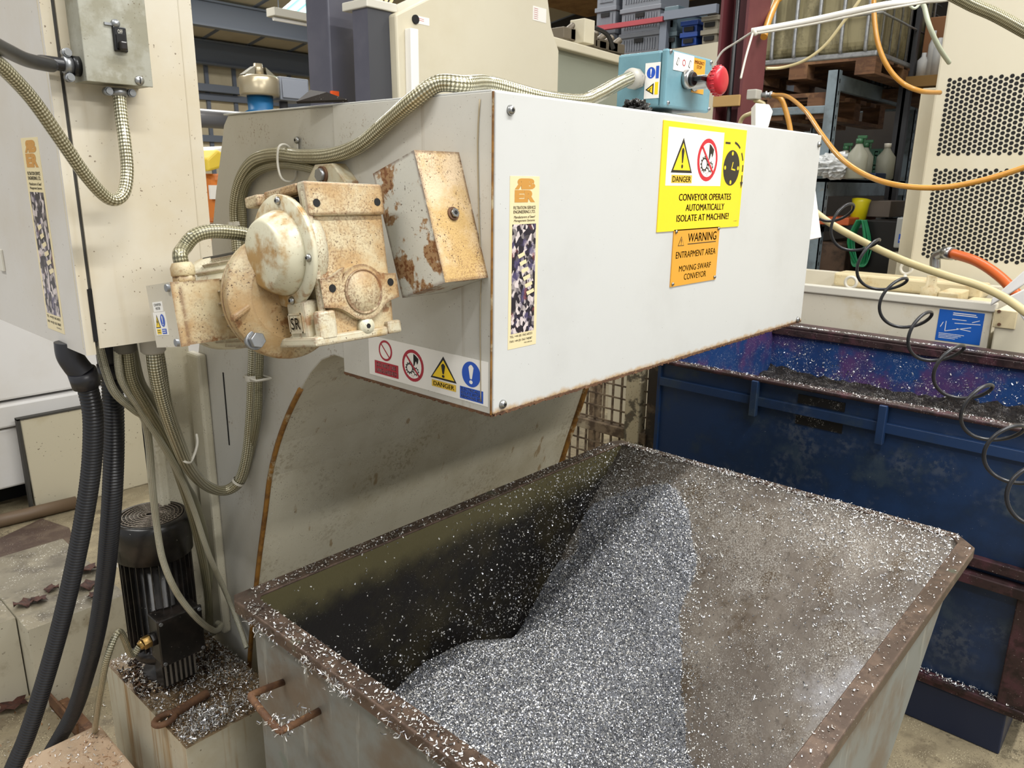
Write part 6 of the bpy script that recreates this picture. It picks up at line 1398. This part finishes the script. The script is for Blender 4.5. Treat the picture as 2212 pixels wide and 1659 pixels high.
# floor plate and pipe
z_ = .012
mb = MB(); q_ = [P(*v_, z=z_) for v_ in ((-60, 1190), (90, 1120), (150, 1140), (160, 1175), (-60, 1290))]
mb.prism([(p_.x, p_.y) for p_ in q_], .001, z_, lambda u, v, w: Vector((u, v, w))); tag(mb.build('floor_plate', steel_plate), 'dark rusty steel plate on the floor at the left edge', 'plate')
a, b = P(-60, 1140, z=.03), P(165, 1085, z=.03)
tag(MB().cyl(a, b, .03, seg=16).build('floor_pipe', paint('pipe_brown', '#6b5844', .5)), 'brown pipe lying on the floor along the beige panel', 'pipe')
# machine behind on the left
YM = 3.15
t = thing('white_machine', 'large glossy white machine with stepped casing, far left behind the hoses', 'machine', (-.5, YM, 0))
def zz_(px, py, y): return P(px, py, y=y).z
part(MB().solid(-1.6, 2.1, YM+.06, YM+1.0, zz_(0, 875, YM), 1.12), 'upper_casing', lathe_white, t, bevel=.012)
part(MB().solid(-1.6, 2.1, YM+.03, YM+1.0, zz_(0, 880, YM)-.13+.02, zz_(0, 878, YM)-.006), 'lower_casing', lathe_white, t, bevel=.01)
part(MB().solid(-1.6, 2.1, YM+.05, YM+1.0, .13, zz_(0, 880, YM)-.12), 'skirt', lathe_white, t, bevel=.01)
part(MB().solid(-1.6, 2.1, YM+.25, YM+1.0, 0, .14), 'foot', dark, t)
t = thing('beige_panel', 'beige sheet panel leaning in front of the white machine', 'panel', (.5, YM, 0))
q_ = [P(*v_, y=YM) for v_ in ((38, 905), (430, 826), (430, 1062), (75, 1104))]
mb = MB(); mb.prism([(q_[0].x, q_[0].z), (q_[1].x+.3, q_[0].z+.01), (q_[1].x+.3, 0.0), (q_[0].x+.01, 0.0)], YM-.03, YM-.002, lambda u, v, w: Vector((u, w, v))); part(mb, 'sheet', paint('beige_panel', '#c6bea6', .45, layers=[('speck', '#4c3a26', 50, .68, .9), ('noise', '#b3a582', 3, .5, .68, .6)]), t, bevel=.006)
mb = MB(); mb.solid(q_[0].x-.012, q_[0].x, YM-.034, YM+.0, 0, q_[0].z+.006); mb.solid(q_[0].x-.012, q_[1].x+.3, YM-.034, YM, q_[0].z, q_[0].z+.008); part(mb, 'dark_edge', rubber_gap, t)
# pipe / dark angle between casing and panel
a = P(375, 1000, y=2.0)
tag(MB().solid(P(352, 950, y=1.9).x, P(392, 950, y=1.9).x, 1.88, 1.95, 0, 1.1).build('support_post', casing_paint, bevel=.006), 'beige upright post behind the hanging conduits', 'post')

# ================================================================== AIRLINES AND LEADS ON THE RIGHT
V0 = P(1630, 205, d=2.9)
t = thing('air_valve', 'small metal air valve with tee on the edge of the red column', 'valve', V0)
part(MB().solid(-.028, .022, -.02, .02, -.018, .018, T=lambda v: V0+v), 'valve_body', nylon, t, bevel=.004)
d1 = P(1668, 205, d=2.88)
part(MB().cyl(V0+Vector((.02, -.01, 0)), d1, .009, seg=16).cyl(d1.lerp(V0, .4), d1.lerp(V0, .3), .014, seg=6).cyl(d1.lerp(V0, .15), d1, .013, seg=6), 'coupling', zinc, t)
cable('air_hose', [d1]+[P(1700, 208, d=2.7), P(1740, 240, d=2.4), P(1775, 290, d=2.2), P(1815, 340, d=2.0), P(1870, 378, d=1.9), P(1940, 400, d=1.8), P(2030, 405, d=1.75), P(2120, 390, d=1.7), P(2212, 362, d=1.65), P(2300, 330, d=1.6), P(2420, 255, d=1.55), P(2500, 100, d=1.6), P(2520, -250, d=1.7), P(2500, -900, d=1.8)], .0066, yellow_pl, 'long amber air hose sagging across the vented cabinet', 'hose')
cable('air_hose', [d1]+[P(1685, 212, d=2.86), P(1696, 235, d=2.86), P(1707, 280, d=2.86), P(1712, 340, d=2.86), P(1714, 420, d=2.86)], .0095, yellow_pl, 'short amber air hose dropping behind the white conveyor cover', 'hose')
cable('air_hose', [V0+Vector((0, 0, -.018))]+[P(1650, 225, d=2.9), P(1640, 238, d=2.9), P(1622, 245, d=2.9), P(1600, 262, d=2.95), P(1590, 330, d=3.0)], .008, cream_tube, 'short tan tube curling under the air valve', 'hose')
cable('air_hose', [P(1700, -900, d=3.2), P(1705, -300, d=3.2), P(1692, -40, d=3.2), P(1676, 5, d=3.2), P(1660, 45, d=3.15), P(1650, 80, d=3.1)], .014, yellow_pl, 'yellow hose end hanging at the top beside the red column', 'hose')
cable('air_hose', [P(1895, -900, d=3.0), P(1890, -300, d=3.0), P(1888, -40, d=3.0), P(1888, 30, d=3.0), P(1897, 95, d=3.0), P(1918, 145, d=3.0), P(1950, 180, d=3.0), P(1990, 197, d=3.0), P(2030, 200, d=3.2)], .0095, yellow_pl, 'yellow hose curving down in front of the caged container', 'hose')
# white trunking cable bundle with tie
A0 = P(1624, 67, d=2.5); A1 = P(1990, 0, d=2.2); A2 = P(2120, -28, d=2.1); A3 = P(2600, -190, d=2.0)
t = thing('white_cable_bundle', 'white cable bundle stretched across the upper right', 'cable bundle', A0)
part(MB().tube([A0, P(1750, 44, d=2.4), P(1900, 12, d=2.25), A1, A2, A3], .0088, seg=12), 'flat_cable', 's_white', t)
part(MB().tube([P(1624, 74, d=2.49), P(1750, 53, d=2.39), P(1900, 22, d=2.24), P(1992, 6, d=2.19), P(2120, -18, d=2.1), P(2600, -178, d=2.0)], .0035, seg=8), 'thin_cable', white_nylon, t)
part(MB().tube([P(1628, 62, d=2.47), P(1633, 76, d=2.47)], .006, seg=8, res=0).tube([P(1626, 72, d=2.47), P(1612, 120, d=2.45), P(1600, 170, d=2.45)], .0035, seg=8), 'hanging_tail', white_nylon, t)
cable('thin_grey_lead', [P(1540, 145, d=2.6), P(1560, 112, d=2.58), P(1590, 92, d=2.55), P(1624, 70, d=2.5)], .0035, nylon, 'thin grey lead from the cable bundle end to the red column', 'lead')
cable('cream_lead', [P(1655, 148, d=2.9), P(1690, 146, d=2.9), P(1735, 132, d=2.85), P(1780, 100, d=2.8), P(1820, 50, d=2.75), P(1860, -5, d=2.7), P(1885, -60, d=2.7), P(1900, -300, d=2.7), P(1905, -900, d=2.7)], .0055, cream_tube, 'cream lead sagging from behind the red column up past the container', 'lead')
cable('cream_lead', [P(1985, -900, d=2.6), P(1985, -300, d=2.6), P(1990, -30, d=2.6), P(1998, 20, d=2.6), P(2010, 62, d=2.6), P(2030, 105, d=2.65), P(2050, 135, d=2.75)], .008, paint('pale_green_tube', '#aab09a', .35), 'pale green tube hanging left of the vented cabinet top', 'tube')
cable('cable_loop', [P(1962, -5, d=2.3), P(1966, 12, d=2.3), P(1976, 18, d=2.3), P(1986, 8, d=2.3), P(1988, -8, d=2.3)], .004, paint('pale_green_tube', '#aab09a', .35), 'small pale loop of tube hanging under the white bundle', 'tube')
# thick braided hose top right
cable('braided_hose', [P(1960, -700, d=1.9), P(1970, -300, d=1.75), P(2000, -90, d=1.65), P(2035, -30, d=1.6), P(2090, 5, d=1.6), P(2150, 32, d=1.6), P(2212, 66, d=1.6), P(2290, 110, d=1.6), P(2450, 230, d=1.6), P(2620, 480, d=1.6)], .0135, braid_dark, 'thick braided hose crossing the top right corner', 'hose', 18)
# tan hose running diagonal to lower right
cable('tan_hose', [P(1740, 440, d=2.3), P(1790, 480, d=2.2), P(1860, 520, d=2.1), P(1950, 562, d=2.0), P(2040, 594, d=1.9), P(2110, 615, d=1.85), P(2165, 640, d=1.8), P(2212, 672, d=1.75), P(2260, 712, d=1.7), P(2380, 850, d=1.6), P(2460, 1100, d=1.55), P(2500, 1500, d=1.6)], .0098, cream_tube, 'straight cream hose slanting from behind the conveyor to the right edge', 'hose')
# spiral cord : a stretched coil
ctr = [(1795, 445), (1843, 510), (1905, 600), (1960, 685), (2030, 760), (2092, 850), (2160, 945), (2212, 1040), (2275, 1130)]
cen = smooth_path([P(x_, y_, d=2.0-.092*i) for i, (x_, y_) in enumerate(ctr)], 24)
pts = []; tot = len(cen); turns = 8.6
for i, c in enumerate(cen):
    t_ = (cen[min(i+1, tot-1)]-cen[max(i-1, 0)]).normalized(); a1 = t_.cross(Vector((0, 0, 1))).normalized(); a2 = t_.cross(a1)
    ph = 2*math.pi*turns*i/tot+1.2; r_ = .043
    pts.append(c+a1*(r_*math.cos(ph))+a2*(r_*math.sin(ph)))
cable('spiral_air_hose', pts, .0037, black_rubber, 'stretched black spiral hose hanging down in front of the blue bin', 'hose', 10, res=2)
# white corner post just right of the cover
a, b = P(1752, 330, d=2.1), P(1762, 540, d=2.1)
mb = MB(); q_ = [P(*v_, d=2.1) for v_ in ((1745, 390), (1760, 400), (1774, 512), (1745, 518))]
nrm = fw*.02; mb.add(q_+[v_+nrm for v_ in q_], [(3, 2, 1, 0), (4, 5, 6, 7), (0, 1, 5, 4), (1, 2, 6, 5), (2, 3, 7, 6), (3, 0, 4, 7)])
tag(mb.build('white_flag_plate', 's_white'), 'white sheet corner poking out behind the conveyor cover', 'plate')
q_ = P(1650, 250, d=2.6)
mb = MB(); v4 = [P(*v_, d=2.6) for v_ in ((1632, 222), (1662, 225), (1670, 240), (1660, 275), (1632, 275))]; mb.add(v4+[v_+fw*.05 for v_ in v4], [(4, 3, 2, 1, 0), (5, 6, 7, 8, 9)]+[(i, (i+1) % 5, 5+(i+1) % 5, 5+i) for i in range(5)])
tag(mb.build('white_housing', 's_white', bevel=.003), 'small white housing behind the conveyor cover under the air valve', 'housing')
GROUPS = dict(dead_leaf='dead leaves lying by the plinth', cable_tie='pale cable ties on the conduits', glass_bottle='clear bottles on the ochre shelf', spray_bottle='bottles on the racking shelf', plastic_bottle='bottles on the racking shelf', corrugated_hose='black corrugated hoses under the cabinet', conduit_gland='glands under the cabinet', braided_conduit='braided conduits around the gear motor and cabinet', metal_chips='loose metal chips', wooden_pallet='wooden pallets at the racking')
for o_ in bpy.data.objects:
    k_ = o_.name.split('.')[0]
    if o_.parent is None and k_ in GROUPS and 'group' not in o_: o_['group'] = GROUPS[k_]
bpy.context.view_layer.update()
